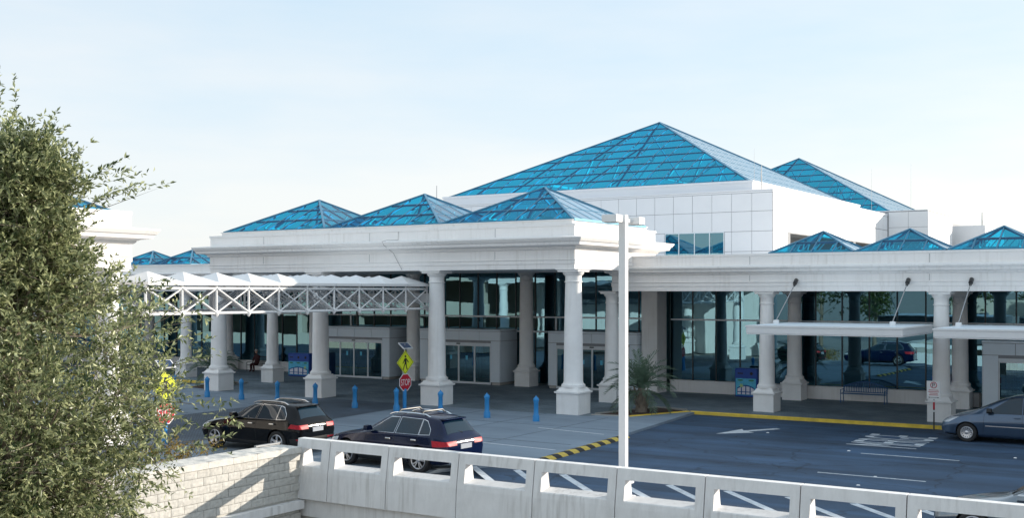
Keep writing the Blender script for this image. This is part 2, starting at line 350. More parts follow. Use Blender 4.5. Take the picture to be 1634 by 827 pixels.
# ------------------------------------------------------------------ ground, roads, pavements
m = MB(); B = 2500; xw, yw, zu, zl = -21.95, 23.05, -0.16, -3.2
m.add([(-B, -B, zu), (xw, -B, zu), (xw, yw, zu), (B, yw, zu), (B, B, zu), (-B, B, zu)], [(0, 1, 2, 5), (2, 3, 4, 5)])
m.add([(xw, -B, zl), (B, -B, zl), (B, yw, zl), (xw, yw, zl)], [(0, 1, 2, 3)])
m.add([(xw, -B, zl), (xw, yw, zl), (xw, yw, zu), (xw, -B, zu), (B, yw, zl), (B, yw, zu)], [(0, 1, 2, 3), (1, 4, 5, 2)])
tag(m.build('ground', 'ground', flip=False), kind='structure')
AZ = -0.10
sheet('road', [(-120, 23.08), (60, 23.08), (60, 46.4), (-120, 46.4)], AZ, 'asphalt')
sheet('raised_crossing', [(-51.0, 23.1), (-20.6, 23.1), (-20.2, 26.5), (-18.5, 30.4), (-18.9, 37), (-19.85, 46.15), (-49.85, 46.15), (-50.8, 37)], 0.0, 'plaza', thick=0.14)
sheet('crosswalk', [(-37.5, 23.2), (-30.3, 23.2), (-31.96, 42.2), (-38.18, 42.2)], 0.004, 'xpavers')
sheet('pavement', [(-46.7, 42.2), (-23.0, 42.2), (-21.9, 46.4), (30, 46.4), (30, 55.0), (-110, 55.0), (-110, 46.4), (-47.8, 46.4)], 0.006, 'pavers', thick=0.12)
# concrete joints in the crossing table
j = MB()
for x in (-47.5, -44.2, -41.0, -28.0, -25.0, -22.0): j.box(x - 0.012, 25.6, 0.0, x + 0.012, 42.1, 0.003)
for y in (29.5, 34.0, 38.4):
    j.box(-50.5, y - 0.012, 0.0, -38.3, y + 0.012, 0.0034); j.box(-30.4, y - 0.012, 0.0, -19.2, y + 0.012, 0.0034)
tag(j.build('pavement_joints', 'humpblack', flip=True), kind='structure')

def kerb_run(name, pts, mat, w=0.18, z0=-0.16, z1=0.035, n=1.0):
    root = None
    for a, b in zip(pts[:-1], pts[1:]):
        a, b = Vector((*a, 0)), Vector((*b, 0)); L = (b - a).length; k = max(1, round(L / 3.0)); d = (b - a) / k
        for i in range(k):
            p, q = a + d * i + d.normalized() * 0.006, a + d * (i + 1) - d.normalized() * 0.006
            s = d.normalized().cross(Vector((0, 0, 1))) * w
            mm = MB(); c = 0.03
            mm.loft([[e + Vector((0, 0, z0)), e - s * 0.05 + Vector((0, 0, z1 - c)), e - s * 0.2 + Vector((0, 0, z1)), e - s + Vector((0, 0, z1)), e - s + Vector((0, 0, z0))] for e in (p, q)])
            o = mm.build(name, mat, root)
            if root is None: root = o; tag(o, kind='structure')
    return root
kerb_run('kerb', [(-21.4, 42.95), (-20.05, 46.12), (-9.3, 46.2)], 'kerbyellow')
kerb_run('kerb', [(-9.28, 46.2), (12, 46.2)], 'kerb')
kerb_run('kerb', [(-23.1, 42.62), (-21.42, 42.93)], 'kerb')
kerb_run('kerb', [(-110, 46.2), (-49.65, 46.12), (-48.3, 42.95)], 'kerbyellow')
for sx in (1, -1):
    f = (lambda x: x) if sx == 1 else (lambda x: -69.7 - x)
    p = [(f(-22.75), 42.86), (f(-21.52), 43.12), (f(-20.35), 46.0), (f(-21.9), 46.6)]
    sheet('planting_bed', p if sx == 1 else p[::-1], 0.05, 'mulch', thick=0.1)
    o = MB().bar((f(-22.95), 42.8, 0.03), (f(-21.95), 46.75, 0.03), 0.1, 0.12).build('planting_bed_edging', 'kerb'); tag(o, kind='structure')
    o = MB().bar((f(-21.95), 46.7, 0.03), (f(-20.3), 46.35, 0.03), 0.1, 0.12).build('planting_bed_edging', 'kerb'); tag(o, kind='structure')

def marking(name, pts, z, mat='linewhite'):
    return sheet(name, pts, z, mat)
def stripe(name, a, b, w, z):
    a, b = Vector(a), Vector(b); d = (b - a).normalized(); n = Vector((-d.y, d.x)) * w / 2
    return marking(name, [a - n, b - n, b + n, a + n], z)
stripe('lane_line', (-22.68, 37.6), (-19.55, 37.1), 0.10, 0.004)
stripe('lane_line', (-22.2, 32.86), (-19.0, 32.6), 0.10, 0.004)
for y in (38.0, 33.33):
    for x in (-10.4, 1.6): stripe('lane_line', (x, y), (x + 3.1, y), 0.11, AZ + 0.004)
for i, x in enumerate([-16.6 + 1.7 * k for k in range(9)]):
    stripe('hatch_line', (x, 28.9), (x + 4.6, 24.2), 0.22, AZ + 0.004)
for x in (-18.2,): stripe('hatch_line', (x, 28.9), (x + 4.6, 24.2), 0.22, AZ + 0.004)
stripe('hatch_line', (-19.3, 28.2), (-17.0, 25.9), 0.22, 0.004)
# merge arrow and word
marking('lane_arrow', [(-16.45, 40.25), (-15.35, 41.35), (-15.66, 41.55), (-14.85, 42.95), (-15.1, 43.15), (-15.92, 41.75), (-16.15, 42.2)], AZ + 0.004)

def text_mesh(txt, size, extrude=0.0):
    cu = bpy.data.curves.new('txt', 'FONT'); cu.body = txt; cu.size = size; cu.align_x = 'CENTER'; cu.align_y = 'CENTER'; cu.extrude = extrude
    o = bpy.data.objects.new('txt', cu); COL.objects.link(o)
    dg = bpy.context.evaluated_depsgraph_get(); me = bpy.data.meshes.new_from_object(o.evaluated_get(dg))
    bpy.data.objects.remove(o); bpy.data.curves.remove(cu)
    return me
def fit(me, w, h):
    vs = np.array([v.co for v in me.vertices]); lo, hi = vs.min(0), vs.max(0)
    for v in me.vertices: v.co.x = ((v.co.x - lo[0]) / (hi[0] - lo[0]) - 0.5) * w; v.co.y = ((v.co.y - lo[1]) / (hi[1] - lo[1]) - 0.5) * h
    return me
me = fit(text_mesh('MERGE', 1.0), 3.5, 2.45); me.materials.append(M['linewhite'])
o = link('road_lettering', me, None, (-10.28, 41.75, AZ + 0.004)); o.rotation_euler = (0, 0, R(90)); tag(o, kind='structure')

for x, y in ((-10.9, 38.35), (-8.73, 33.4), (-8.75, 31.7), (-14.9, 41.6), (-5.9, 39.6)):
    tag(MB().rect(x - 0.05, x + 0.05, y - 0.05, y + 0.05, [(0, AZ), (-0.02, AZ + 0.02)]).build('road_stud', 'signwhite'), 'small white marker stud set on the dark asphalt', 'road stud', 'white road studs')
h = thing('speed_hump', (-18.7, 31, AZ), 'striped yellow and black hump across the edge of the raised crossing', 'speed hump')
for i in range(16):
    y = 30.5 + i * 0.43; x = -18.40 - 0.0655 * (y - 30.75)
    m = MB(); e = 0.13
    m.loft([[(x + 0.15, yy, AZ + 0.004), (x + 0.09, yy, -0.03), (x, yy, 0.02), (x - 0.11, yy, 0.012), (x - 0.11, yy, AZ + 0.004)] for yy in (y, y + 0.425)])
    for k, v in enumerate(m.v): m.v[k] = (v[0], v[1] + (v[0] - x) * 0.6, v[2])
    m.build('stripe', 'humpyellow' if i % 2 else 'humpblack', h)

# ------------------------------------------------------------------ terminal building
def column(parent, x, y, ph, r0, r1, top, pw, smooth=True, z0=0.006, turn=1):
    """pedestal, shaft and capital; ph pedestal height, pw pedestal width"""
    h = pw / 2
    ped = MB(); ped.rect(x - h, x + h, y - h, y + h, [(-0.02, z0), (-0.02, ph - 0.26), (0.05, ph - 0.235), (0.055, ph - 0.17), (-0.01, ph - 0.16), (-0.10, ph - 0.05), (-0.12, ph)])
    c = ped.build('column', 'column', parent)
    sh = MB(); H = top - ph
    sh.lathe(x, y, [(r0 * 1.22, ph), (r0 * 1.26, ph + 0.06), (r0 * 1.22, ph + 0.13), (r0 * 1.08, ph + 0.16), (r0, ph + 0.26)] +
             [(r0 + (r1 - r0) * (t ** 1.6), ph + 0.26 + (H - 0.85) * t) for t in (0.25, 0.5, 0.75, 1.0)] +
             [(r1 * 1.12, top - 0.57), (r1 * 1.12, top - 0.53), (r1, top - 0.52), (r1 * 1.02, top - 0.30), (r1 * 1.25, top - 0.22), (r1 * 1.35, top - 0.14), (r1 * 1.35, top - 0.135)], 28)
    sh.build('shaft', 'column', c, smooth=True)
    cp = MB(); a = r1 * 1.45
    cp.rect(x - a, x + a, y - a, y + a, [(-0.03, top - 0.135), (0, top - 0.12), (0, top - 0.05), (0.06, top - 0.03), (0.06, top)])
    cp.build('capital', 'column', c)
    return c

def clip_tri(poly, W_, V_):
    """clip a (u,v) polygon to the triangle (0,0),(W,0),(W/2,V)"""
    for a, b in (((0, 0), (W_, 0)), ((W_, 0), (W_ / 2, V_)), ((W_ / 2, V_), (0, 0))):
        res = []; nx, ny = -(b[1] - a[1]), b[0] - a[0]
        d = [(p[0] - a[0]) * nx + (p[1] - a[1]) * ny for p in poly]
        for i in range(len(poly)):
            k = (i + 1) % len(poly)
            if d[i] >= -1e-9: res.append(poly[i])
            if (d[i] > 1e-9 and d[k] < -1e-9) or (d[i] < -1e-9 and d[k] > 1e-9):
                t = d[i] / (d[i] - d[k]); res.append((poly[i][0] + t * (poly[k][0] - poly[i][0]), poly[i][1] + t * (poly[k][1] - poly[i][1])))
        poly = res
        if len(poly) < 3: return []
    return poly

def skylight(parent, x0, y0, size, z0, z1, nu, nv, bw=0.07, hip=0.12, panes=True, inner=True):
    c = Vector((x0 + size / 2, y0 + size / 2, z1))
    P = [Vector((x0, y0, z0)), Vector((x0 + size, y0, z0)), Vector((x0 + size, y0 + size, z0)), Vector((x0, y0 + size, z0))]
    fr = MB(); cp_ = MB()
    faces = []
    for k in range(4):
        a, b = P[k], P[(k + 1) % 4]; eu = (b - a).normalized(); mid = (a + b) / 2; ev = (c - mid); V = ev.length; ev = ev / V
        n = eu.cross(ev).normalized()
        faces.append((a, eu, ev, V, n))
        cp_.bar(a + Vector((0, 0, 0.03)), c + Vector((0, 0, 0.03)), hip * 0.9, 0.05, (0, 0, 1))
        fr.bar(a, b, hip * 1.0, hip * 0.8, (0, 0, 1)); fr.bar(a, c, hip * 0.8, hip * 0.6, (0, 0, 1))
        du = size / nu
        for i in range(1, nu, 1 if k < 2 else 3):
            u = i * du; top = V * (1 - abs(2 * u / size - 1))
            fr.bar(a + eu * u - n * 0.03, a + eu * u + ev * top - n * 0.03, bw, 0.10, n)
        for j_ in range(1, nv if k < 2 else 1):
            v = V * j_ / nv; s_ = size / 2 * j_ / nv
            fr.bar(a + eu * s_ + ev * v - n * 0.03, a + eu * (size - s_) + ev * v - n * 0.03, bw * 0.7, 0.10, n)
    sk = fr.build('skylight', 'rafter', parent); cp_.build('hip_cap', 'hipcap', sk)
    for k, (a, eu, ev, V, n) in enumerate(faces):
        du, dv = size / nu, V / nv; allm = MB()
        for i in range(nu):
            for j_ in range(nv):
                q = clip_tri([(i * du, j_ * dv), ((i + 1) * du, j_ * dv), ((i + 1) * du, (j_ + 1) * dv), (i * du, (j_ + 1) * dv)], size, V)
                if not q: continue
                t = 0.012
                pts = [a + eu * p[0] + ev * p[1] + n * 0.01 for p in q]
                if k in (0, 1) and panes:
                    mm = MB(); mm.add(pts, [tuple(range(len(pts)))]); mm.build('pane', 'skyglass', sk, flip=False)
                else: allm.add(pts, [tuple(range(len(pts)))])
        if allm.f: allm.build('glazing', 'skyglass', sk, flip=False)
    if inner:                                            # white steel truss seen through the glass
        tr = MB(); zi = z0 + 0.12 * (z1 - z0); w = size * 0.006 + 0.035
        for t in (0.3, 0.7):
            h_ = (z1 - z0) * (1 - abs(2 * t - 1)) * 0.86
            for ax in (0, 1):
                g_ = (lambda s, z: Vector((x0 + size * t, y0 + size * s, z))) if ax else (lambda s, z: Vector((x0 + size * s, y0 + size * t, z)))
                lo, hi = (0.12, 0.88)
                tr.bar(g_(lo, zi), g_(hi, zi), w, w)
                ns = 4
                for q in range(ns):
                    s0, s1 = lo + (hi - lo) * q / ns, lo + (hi - lo) * (q + 1) / ns
                    zt = lambda s: min(zi + h_ * (1 - abs(2 * s - 1)), z0 + (z1 - z0) * 0.9 * min(1 - abs(2 * s - 1), 1 - abs(2 * t - 1)))
                    tr.bar(g_(s0, zi), g_((s0 + s1) / 2, max(zi + 0.02, zt((s0 + s1) / 2))), w * 0.7, w * 0.7)
                    if False: tr.bar(g_((s0 + s1) / 2, max(zi + 0.02, zt((s0 + s1) / 2))), g_(s1, zi), w * 0.7, w * 0.7)
        tr.build('truss', 'white_paint', sk)
    return sk

PORT = [(0, 6.26), (0, 6.46), (0.035, 6.48), (0.035, 6.62), (0.07, 6.66), (0.02, 6.68), (0.02, 7.08), (0.10, 7.12), (0.14, 7.20), (0.22, 7.24), (0.52, 7.28),
        (0.56, 7.40), (0.62, 7.44), (0.70, 7.56), (0.70, 7.61), (0.02, 7.68), (0.0, 7.69), (0, 8.10), (0.04, 8.12), (0.04, 8.22)]
por = thing('entrance_portico', (-34.7, 42.2, 0), 'tall cream columned entrance portico crowned by three blue glass pyramids', 'building')
MB().rect(-45.8, -23.65, 42.2, 50.2, PORT).build('entablature', 'stucco', por)
MB().box(-45.6, 50.2, 6.45, -23.9, 55.5, 6.93).build('roof_slab', 'stucco', por)
MB().rect(-45.2, -23.9, 42.45, 49.75, [(0, 8.22), (0, 8.36), (0.05, 8.37), (0.05, 8.41)]).build('skylight_kerb', 'stucco', por)
for i in range(3): skylight(por, -45.1 + 7.08 * i, 42.5, 7.06, 8.41, 10.2, 7, 3)
for x in (-45.72, -38.5, -31.3, -24.0): column(por, x, 42.72, 1.15, 0.42, 0.35, 6.26, 1.12)
for x in (-41.1, -33.2): column(por, x, 53.75, 1.05, 0.40, 0.36, 6.45, 1.0)
MB().cbox(-26.0, 53.5, 0.006, -25.1, 54.7, 6.45, 0.03).build('pier', 'column', por)
# cables on the entablature face
MB().tube([(-33.15, 42.18, 8.15), (-33.15, 42.17, 7.72), (-33.6, 41.9, 7.71), (-33.55, 41.47, 7.62), (-33.45, 41.47, 7.45), (-33.4, 42.12, 7.1), (-32.9, 42.14, 6.3)], 0.008, 5).build('cable', 'darksteel', por)

def glass_wall(parent, xs, zs, y, sill=None):
    """one frame mesh with a pane object in every cell"""
    fr = MB()
    for x in xs: fr.box(x - 0.03, y - 0.05, zs[0], x + 0.03, y + 0.08, zs[-1])
    w = fr.build('mullions', 'darkmull', parent)
    for i, (a, b) in enumerate(zip(xs[:-1], xs[1:])):
        for c, d in zip(zs[:-1], zs[1:]):
            mm = MB(); mm.add([(a + 0.03, y, c + 0.03), (b - 0.03, y, c + 0.03), (b - 0.03, y, d - 0.03), (a + 0.03, y, d - 0.03)], [(0, 1, 2, 3)])
            p = mm.build('pane', 'glass', w, flip=False)
            p.rotation_euler = (random.gauss(0, 0.0011), 0, random.gauss(0, 0.0016))
    return w
frange = lambda a, b, n: [a + (b - a) * i / n for i in range(n + 1)]
glass_wall(por, frange(-46.5, -25.6, 16), [0.03, 3.0, 3.83, 6.45], 55.1)
for z in (3.0, 3.83): MB().box(-46.4, 54.96, z - 0.045, -26.0, 55.045, z + 0.045).build('transom', 'alu', por)
for x in (-47.0, -41.9, -34.0, -32.0): MB().box(x - 0.04, 54.94, 0.006, x + 0.04, 55.04, 3.8).build('mullion', 'alu', por)

def vestibule(parent, x0, x1, d0, n=4, lw=1.1, soffit=True):
    y0, y1, H = 53.2, 55.02, 3.05
    body = MB()
    dx1 = d0 + n * lw
    body.box(x0, y0 + 0.03, 0.15, d0, y1, H - 0.02); body.box(dx1, y0 + 0.03, 0.15, x1, y1, H - 0.021)
    body.box(d0, y0 + 0.03, 2.36, dx1, y1, H - 0.022)
    v = body.build('vestibule', 'joint', parent)
    base = MB(); base.box(x0 + 0.03, y0 + 0.05, 0.006, d0 - 0.05, y1, 0.15); base.build('plinth', 'beam', v); MB().box(dx1 + 0.05, y0 + 0.05, 0.006, x1 - 0.03, y1, 0.15).build('plinth', 'beam', v)
    MB().box(x0 - 0.03, y0 - 0.03, H - 0.02, x1 + 0.03, y1, H + 0.07).build('coping', 'vest', v)
    g = 0.012
    def pan(xa, xb, za, zb): MB().cbox(xa + g, y0, za + g, xb - g, y0 + 0.028, zb - g, 0.004).build('panel', 'vest', v)
    pan(x0, d0, 0.15, 2.49); pan(dx1, x1, 0.15, 2.49)
    k = max(3, round((x1 - x0) / 1.25))
    for i in range(k): pan(x0 + (x1 - x0) * i / k, x0 + (x1 - x0) * (i + 1) / k, 2.49, H - 0.03)
    for xs_, nm in ((x1, 1), (x0, -1)):
        for za, zb in ((0.15, 2.49), (2.49, H - 0.03)):
            q = MB(); xa, xb = (xs_, xs_ + 0.025) if nm == 1 else (xs_ - 0.025, xs_)
            q.box(xa, y0 + 0.02, za + g, xb, y1 - 0.02, zb - g); q.build('panel', 'vest', v)
    MB().box(d0 - 0.0, y0 - 0.012, 2.24, dx1, y0 + 0.1, 2.36).build('door_header', 'alu', v)
    MB().box(d0 + n * lw / 2 - 0.12, y0 - 0.06, 2.27, d0 + n * lw / 2 + 0.12, y0 - 0.013, 2.33).build('door_sensor', 'black', v)
    for i in range(n):
        a, b = d0 + lw * i, d0 + lw * (i + 1); f = MB(); w = 0.05
        f.box(a + 0.004, y0, 0.02, a + w, y0 + 0.05, 2.235); f.box(b - w, y0, 0.02, b - 0.004, y0 + 0.05, 2.235)
        f.box(a + w, y0, 0.02, b - w, y0 + 0.05, 0.14); f.box(a + w, y0, 2.17, b - w, y0 + 0.05, 2.235)
        f.build('door', 'alu', v)
        gmb = MB(); gmb.add([(a + w, y0 + 0.025, 0.14), (b - w, y0 + 0.025, 0.14), (b - w, y0 + 0.025, 2.17), (a + w, y0 + 0.025, 2.17)], [(0, 1, 2, 3)])
        gmb.build('door_pane', 'doorglass', v, flip=False)
        if i in (1, 2):
            s = MB(); s.box(a + lw / 2 - 0.07, y0 + 0.018, 1.38, a + lw / 2 + 0.07, y0 + 0.024, 1.62); s.build('door_sticker', 'poster', v)
    return v
vestibule(por, -47.9, -42.5, -47.45)
vestibule(por, -40.2, -34.62, -39.63)
vestibule(por, -31.45, -26.1, -30.95)
for x in (-41.9, -34.9, -27.7):
    MB().box(x - 0.008, 42.192, 7.70, x + 0.008, 42.2, 8.09).build('joint', 'joint', por); MB().box(x - 0.008, 42.172, 6.70, x + 0.008, 42.182, 7.06).build('joint', 'joint', por)
# small lamp arm over the middle doors
MB().tube([(-38.2, 53.3, 3.1), (-38.2, 53.3, 3.7), (-38.32, 53.3, 3.82), (-38.45, 53.3, 3.75), (-38.5, 53.3, 3.6)], 0.02, 6).lathe(-38.5, 53.3, [(0.1, 3.46), (0.07, 3.52), (0.03, 3.62)], 12).build('lamp_arm', 'darksteel', por)

WING = [(0, 5.30), (0, 5.50), (0.025, 5.52), (0.025, 5.66), (0.06, 5.70), (0.01, 5.72), (0.01, 6.02), (0.08, 6.06), (0.11, 6.12), (0.26, 6.16), (0.29, 6.25), (0.36, 6.33), (0.36, 6.39), (0.0, 6.45), (0, 6.84), (0.035, 6.86), (0.035, 6.95)]
wr = thing('arcade_wing', (-10, 47.7, 0), 'low cream arcade wing with hanging flat canopies and small glass pyramids', 'building', None)
MB().rect(-24.7, 14, 47.7, 55.6, WING).build('entablature', 'stucco', wr)
for x in (-17.3, -9.95): column(wr, x, 48.2, 1.02, 0.345, 0.285, 5.30, 0.96)
column(wr, -25.0, 48.25, 1.02, 0.345, 0.285, 5.30, 0.96)
for x in (-18.0, -10.35): column(wr, x, 54.05, 1.02, 0.36, 0.31, 5.30, 0.98)
for i in range(4): skylight(wr, -17.2 + 3.74 * i, 48.2, 3.7, 6.97, 7.95, 4, 2, bw=0.06, hip=0.09)
glass_wall(wr, frange(-25.1, 14, 30), [0.64, 3.81, 5.32], 55.1)
MB().box(-25.0, 54.9, 0.006, -9.7, 55.4, 0.56).build('sill_wall', 'stucco', wr)
MB().box(-25.0, 54.86, 0.56, -9.7, 55.4, 0.64).build('sill', 'stucco', wr)
MB().box(-25.0, 54.97, 3.77, 14, 55.045, 3.85).build('transom', 'alu', wr)
vestibule(wr, -9.25, -3.9, -8.6)
for x in (-17.9, -10.3):
    MB().box(x - 0.008, 47.692, 6.47, x + 0.008, 47.7, 6.83).build('joint', 'joint', wr); MB().box(x - 0.008, 47.682, 5.74, x + 0.008, 47.69, 6.0).build('joint', 'joint', wr)
def hung_canopy(parent, x0, x1, rods):
    m = MB(); m.rect(x0, x1, 42.75, 47.68, [(0, 3.60), (0, 3.64), (0.02, 3.65), (0.02, 3.88), (0.05, 3.89), (0.05, 3.95)])
    c = m.build('canopy', 'white_paint', parent)
    MB().box(x0 + 0.12, 42.9, 3.952, x1 - 0.12, 47.5, 3.962).build('canopy_roof', 'vest', c)
    for x in rods:
        MB().tube([(x, 47.66, 5.78), (x, 47.45, 5.63)], 0.09, 10).tube([(x, 47.5, 5.66), (x, 47.36, 5.54)], 0.055, 8).build('rod_bracket', 'darksteel', c)
        MB().tube([(x, 47.4, 5.57), (x, 45.1, 4.1)], 0.022, 8).build('tension_rod', 'steel', c)
        MB().cbox(x - 0.1, 45.0, 3.962, x + 0.1, 45.2, 4.12, 0.02).build('rod_foot', 'white_paint', c)
hung_canopy(wr, -16.17, -10.2, (-16.04 + 0.25, -11.12)); hung_canopy(wr, -9.08, -2.0, (-8.69,))

wl = thing('arcade_wing', (-60, 47.7, 0), 'low cream arcade wing beyond the covered walkway, two glass pyramids showing', 'building')
MB().rect(-95, -45.2, 47.72, 55.6, WING).build('entablature', 'stucco', wl)
for x in (-47.2, -54.5, -61.9, -69.3): column(wl, x, 48.25, 1.02, 0.345, 0.285, 5.30, 0.96)
for x in (-49.2, -57.0, -64.8): column(wl, x, 54.05, 1.02, 0.36, 0.31, 5.30, 0.98)
for i in range(3): skylight(wl, -57.9 - 3.74 * i, 48.3, 3.7, 6.97, 7.92, 4, 2, bw=0.06, hip=0.09)
glass_wall(wl, frange(-76, -46.6, 23), [0.64, 3.81, 5.32], 55.1)
MB().box(-76, 54.9, 0.006, -48.2, 55.4, 0.56).build('sill_wall', 'stucco', wl)
MB().box(-76, 54.86, 0.56, -48.2, 55.4, 0.64).build('sill', 'stucco', wl)
MB().box(-76, 54.97, 3.77, -46.6, 55.045, 3.85).build('transom', 'alu', wl)

# main hall behind, with the two large glass pyramids
hall = thing('main_hall', (-37, 68.6, 0), 'white panelled main hall behind the portico carrying two large blue glass pyramids', 'building')
XR, YF, YB = -24.26, 68.6, 96.65
b = MB(); b.box(-50.4, YF, 9.06, XR, YB, 11.66); b.box(-50.4, YF + 0.002, 6.9, XR - 0.002, 72, 9.06); b.box(-50.4, 72, 6.9, -26.2, YB, 9.058)
b.box(XR - 0.5, 86.6, 6.9, XR - 0.01, 87.2, 9.06)
b.build('wall', 'joint', hall)
MB().rect(-50.4, XR, YF, YB, [(0.0, 11.66), (0.05, 11.665), (0.05, 11.74), (0, 11.75)]).build('coping', 'panel', hall)
rows = [(7.83, 9.10), (9.10, 10.37), (10.37, 11.53)]
xs = [XR - 1.345 * i for i in range(20)]
def hpanel(a, b_, c, d, y):
    MB().box(a + 0.014, y - 0.03, c + 0.014, b_ - 0.014, y - 0.001, d - 0.014).build('panel', 'panel', hall)
for (c, d) in [(6.6, 7.83)] + rows:
    for i in range(19):
        a, b_ = xs[i + 1], xs[i]
        if d <= 9.2 and a < -27.4 and b_ > -31.65: continue
        hpanel(a, b_, c, d, YF)
hpanel(-50.3, XR, 11.53, 11.66, YF)
for a, b_ in ((xs[6], -31.62), (-27.43, xs[2])):
    if b_ - a > 0.05:
        for c, d in ((6.6, 7.83), (7.83, 9.10)): hpanel(a, b_, c, d, YF)
# window band in the front wall
wf = MB(); wf.box(-31.6, YF - 0.04, 9.06, -27.45, YF - 0.002, 9.14); wf.box(-31.6, YF - 0.05, 6.9, -31.55, YF - 0.002, 9.06); wf.box(-27.5, YF - 0.05, 6.9, -27.45, YF - 0.002, 9.06)
for x in (-30.6, -29.5, -28.45): wf.box(x - 0.03, YF - 0.045, 6.9, x + 0.03, YF - 0.002, 9.06)
win = wf.build('window', 'alu', hall)
for a, b_ in ((-31.55, -30.63), (-30.57, -29.53), (-29.47, -28.48), (-28.42, -27.5)):
    q = MB(); q.add([(a, YF - 0.02, 6.9), (b_, YF - 0.02, 6.9), (b_, YF - 0.02, 9.06), (a, YF - 0.02, 9.06)], [(0, 1, 2, 3)])
    p = q.build('pane', 'glass', win, flip=False); p.rotation_euler = (0, 0, random.gauss(0, 0.002))
ys = [YF + 1.4 * i for i in range(21)]
for (c, d) in rows:
    for i in range(20):
        a, b_ = ys[i], min(ys[i + 1], YB)
        if d <= 9.2 and i > 1: continue
        MB().box(XR + 0.001, a + 0.03, c + 0.024, XR + 0.03, b_ - 0.03, d - 0.024).build('panel', 'panel', hall)
MB().box(XR + 0.001, YF, 11.543, XR + 0.03, YB, 11.655).build('panel', 'panel', hall)
MB().rect(-50.3, -25.9, 69.5, 94.2, [(0, 11.7), (0, 12.28), (0.06, 12.29), (0.06, 12.42), (0, 12.44)]).build('skylight_kerb', 'panel', hall)
skylight(hall, -50.05, 70.0, 23.72, 12.45, 18.66, 18, 9, bw=0.06, hip=0.15)
# rear block
b = MB(); b.box(-50.4, YB, 6.9, -21.04, 106.3, 11.95); b.box(-50.4, 106.3, 6.9, -23.0, 126, 11.9); b.build('wall', 'joint', hall)
MB().box(-23, 108, 6.9, -18.6, 118, 11.2).build('plant_room', 'panel', hall)
for (c, d) in [(7.9, 9.25), (9.25, 10.6), (10.6, 11.9)]:
    for i in range(2): MB().box(XR + 0.1 + 1.6 * i + 0.014, YB - 0.03, c + 0.014, XR + 0.1 + 1.6 * (i + 1) - 0.014, YB - 0.001, d - 0.014).build('panel', 'panel', hall)
    for i in range(6): MB().box(-21.04 + 0.001, YB + 1.6 * i + 0.03, c + 0.024, -21.01, YB + 1.6 * (i + 1) - 0.03, d - 0.024).build('panel', 'panel', hall)
    for i in range(5): MB().box(-18.6 + 0.001, 108 + 2 * i + 0.014, c - 0.7, -18.57, 108 + 2 * (i + 1) - 0.014, d - 0.73).build('panel', 'panel', hall)
MB().rect(-50.4, -21.04, YB + 0.01, 106.3, [(0, 11.95), (0.04, 11.96), (0.04, 12.02)]).build('coping', 'panel', hall)
skylight(hall, -48.57, 99.7, 23.72, 12.2, 18.66, 18, 9, bw=0.06, hip=0.15)
for x, y, z0, z1, r in ((-25.6, 69.0, 11.7, 14.4, 0.011), (-25.2, 69.2, 11.7, 13.3, 0.04), (-24.6, 93, 11.7, 15.2, 0.011), (-22.5, 97.3, 12, 15.9, 0.011), (-19.5, 112, 11.2, 12.6, 0.06), (-36.2, 49.4, 8.2, 11.0, 0.03)):
    MB().lathe(x, y, [(r, z0), (r, z0 + (z1 - z0) * 0.5), (r * 0.6, z1)], 8).build('antenna', 'steel', hall)
# low roof and the dark interior of the concourse
MB().box(-95, 55.62, 6.35, 30, 68.55, 6.9).build('roof', 'stucco', hall)
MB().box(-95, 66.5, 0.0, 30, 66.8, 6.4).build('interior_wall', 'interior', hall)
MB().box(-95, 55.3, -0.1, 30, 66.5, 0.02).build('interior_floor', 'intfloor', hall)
for x in frange(-88, 8, 12): MB().lathe(x, 60.5, [(0.4, 0.02), (0.4, 6.35)], 16).build('interior_column', 'column', hall, smooth=True)
for x, w in ((-60, 5), (-46, 3.0), (-37, 4), (-27, 4), (-20, 3), (-13, 5)):
    MB().cbox(x, 62.2, 0.02, x + w, 63.0, 1.15, 0.03).build('interior_counter', 'vest', hall)

# opposite portico at the garage end of the walkway
gp = thing('garage_portico', (-44, 22, 0), 'sunlit cream portico at the far end of the covered walkway, mostly behind the tree', 'building')
GP = [(o, z - 0.16) for o, z in PORT]
MB().rect(-56, -32.2, 17.9, 26.05, GP).build('entablature', 'stucco', gp)
for x in (-32.75, -40.0, -47.3, -54.6):
    for y in (25.5, 18.6): column(gp, x, y, 1.15, 0.42, 0.35, 6.10, 1.12)
for i in range(3): skylight(gp, -55.4 + 7.6 * i, 18.3, 7.4, 8.08, 9.9, 7, 3, panes=False)
MB().box(-56, 17.0, -0.1, -32.9, 17.8, 6.1).build('back_wall', 'stucco', gp)

# parking garage on the near side of the road (behind and beside the viewpoint)
pg = thing('parking_garage', (-80, 12, 0), 'long tan parking garage with open decks facing the terminal', 'building')
for z in (0.0, 3.3, 6.6):
    MB().box(-125, 8, z - 0.25, -57, 24.4, z).build('deck', 'garage', pg)
    MB().box(-125, 24.4, z - 0.35, -57, 24.65, z + 1.0).build('parapet', 'garage', pg)
for x in frange(-124, -58, 9): MB().box(x - 0.3, 23.6, 0, x + 0.3, 24.38, 6.3).build('pillar', 'garage', pg)
MB().box(-125, 7.5, 0, -57, 8, 8).build('back_wall', 'garage', pg)
pg2 = thing('parking_garage', (10, -10, 0), 'tan parking garage deck below the viewpoint', 'building')
MB().box(-22, -40, 3.2, 60, -1.6, 3.5).build('deck', 'garage', pg2)
MB().box(-22, -1.6, 3.0, 60, -1.35, 4.45).build('parapet', 'garage', pg2)
for x in frange(-21, 59, 10): MB().box(x - 0.3, -2.3, -3.2, x + 0.3, -1.62, 3.2).build('pillar', 'garage', pg2)
MB().box(-22, -40, -3.2, 60, -39.7, 3.2).build('back_wall', 'garage', pg2)

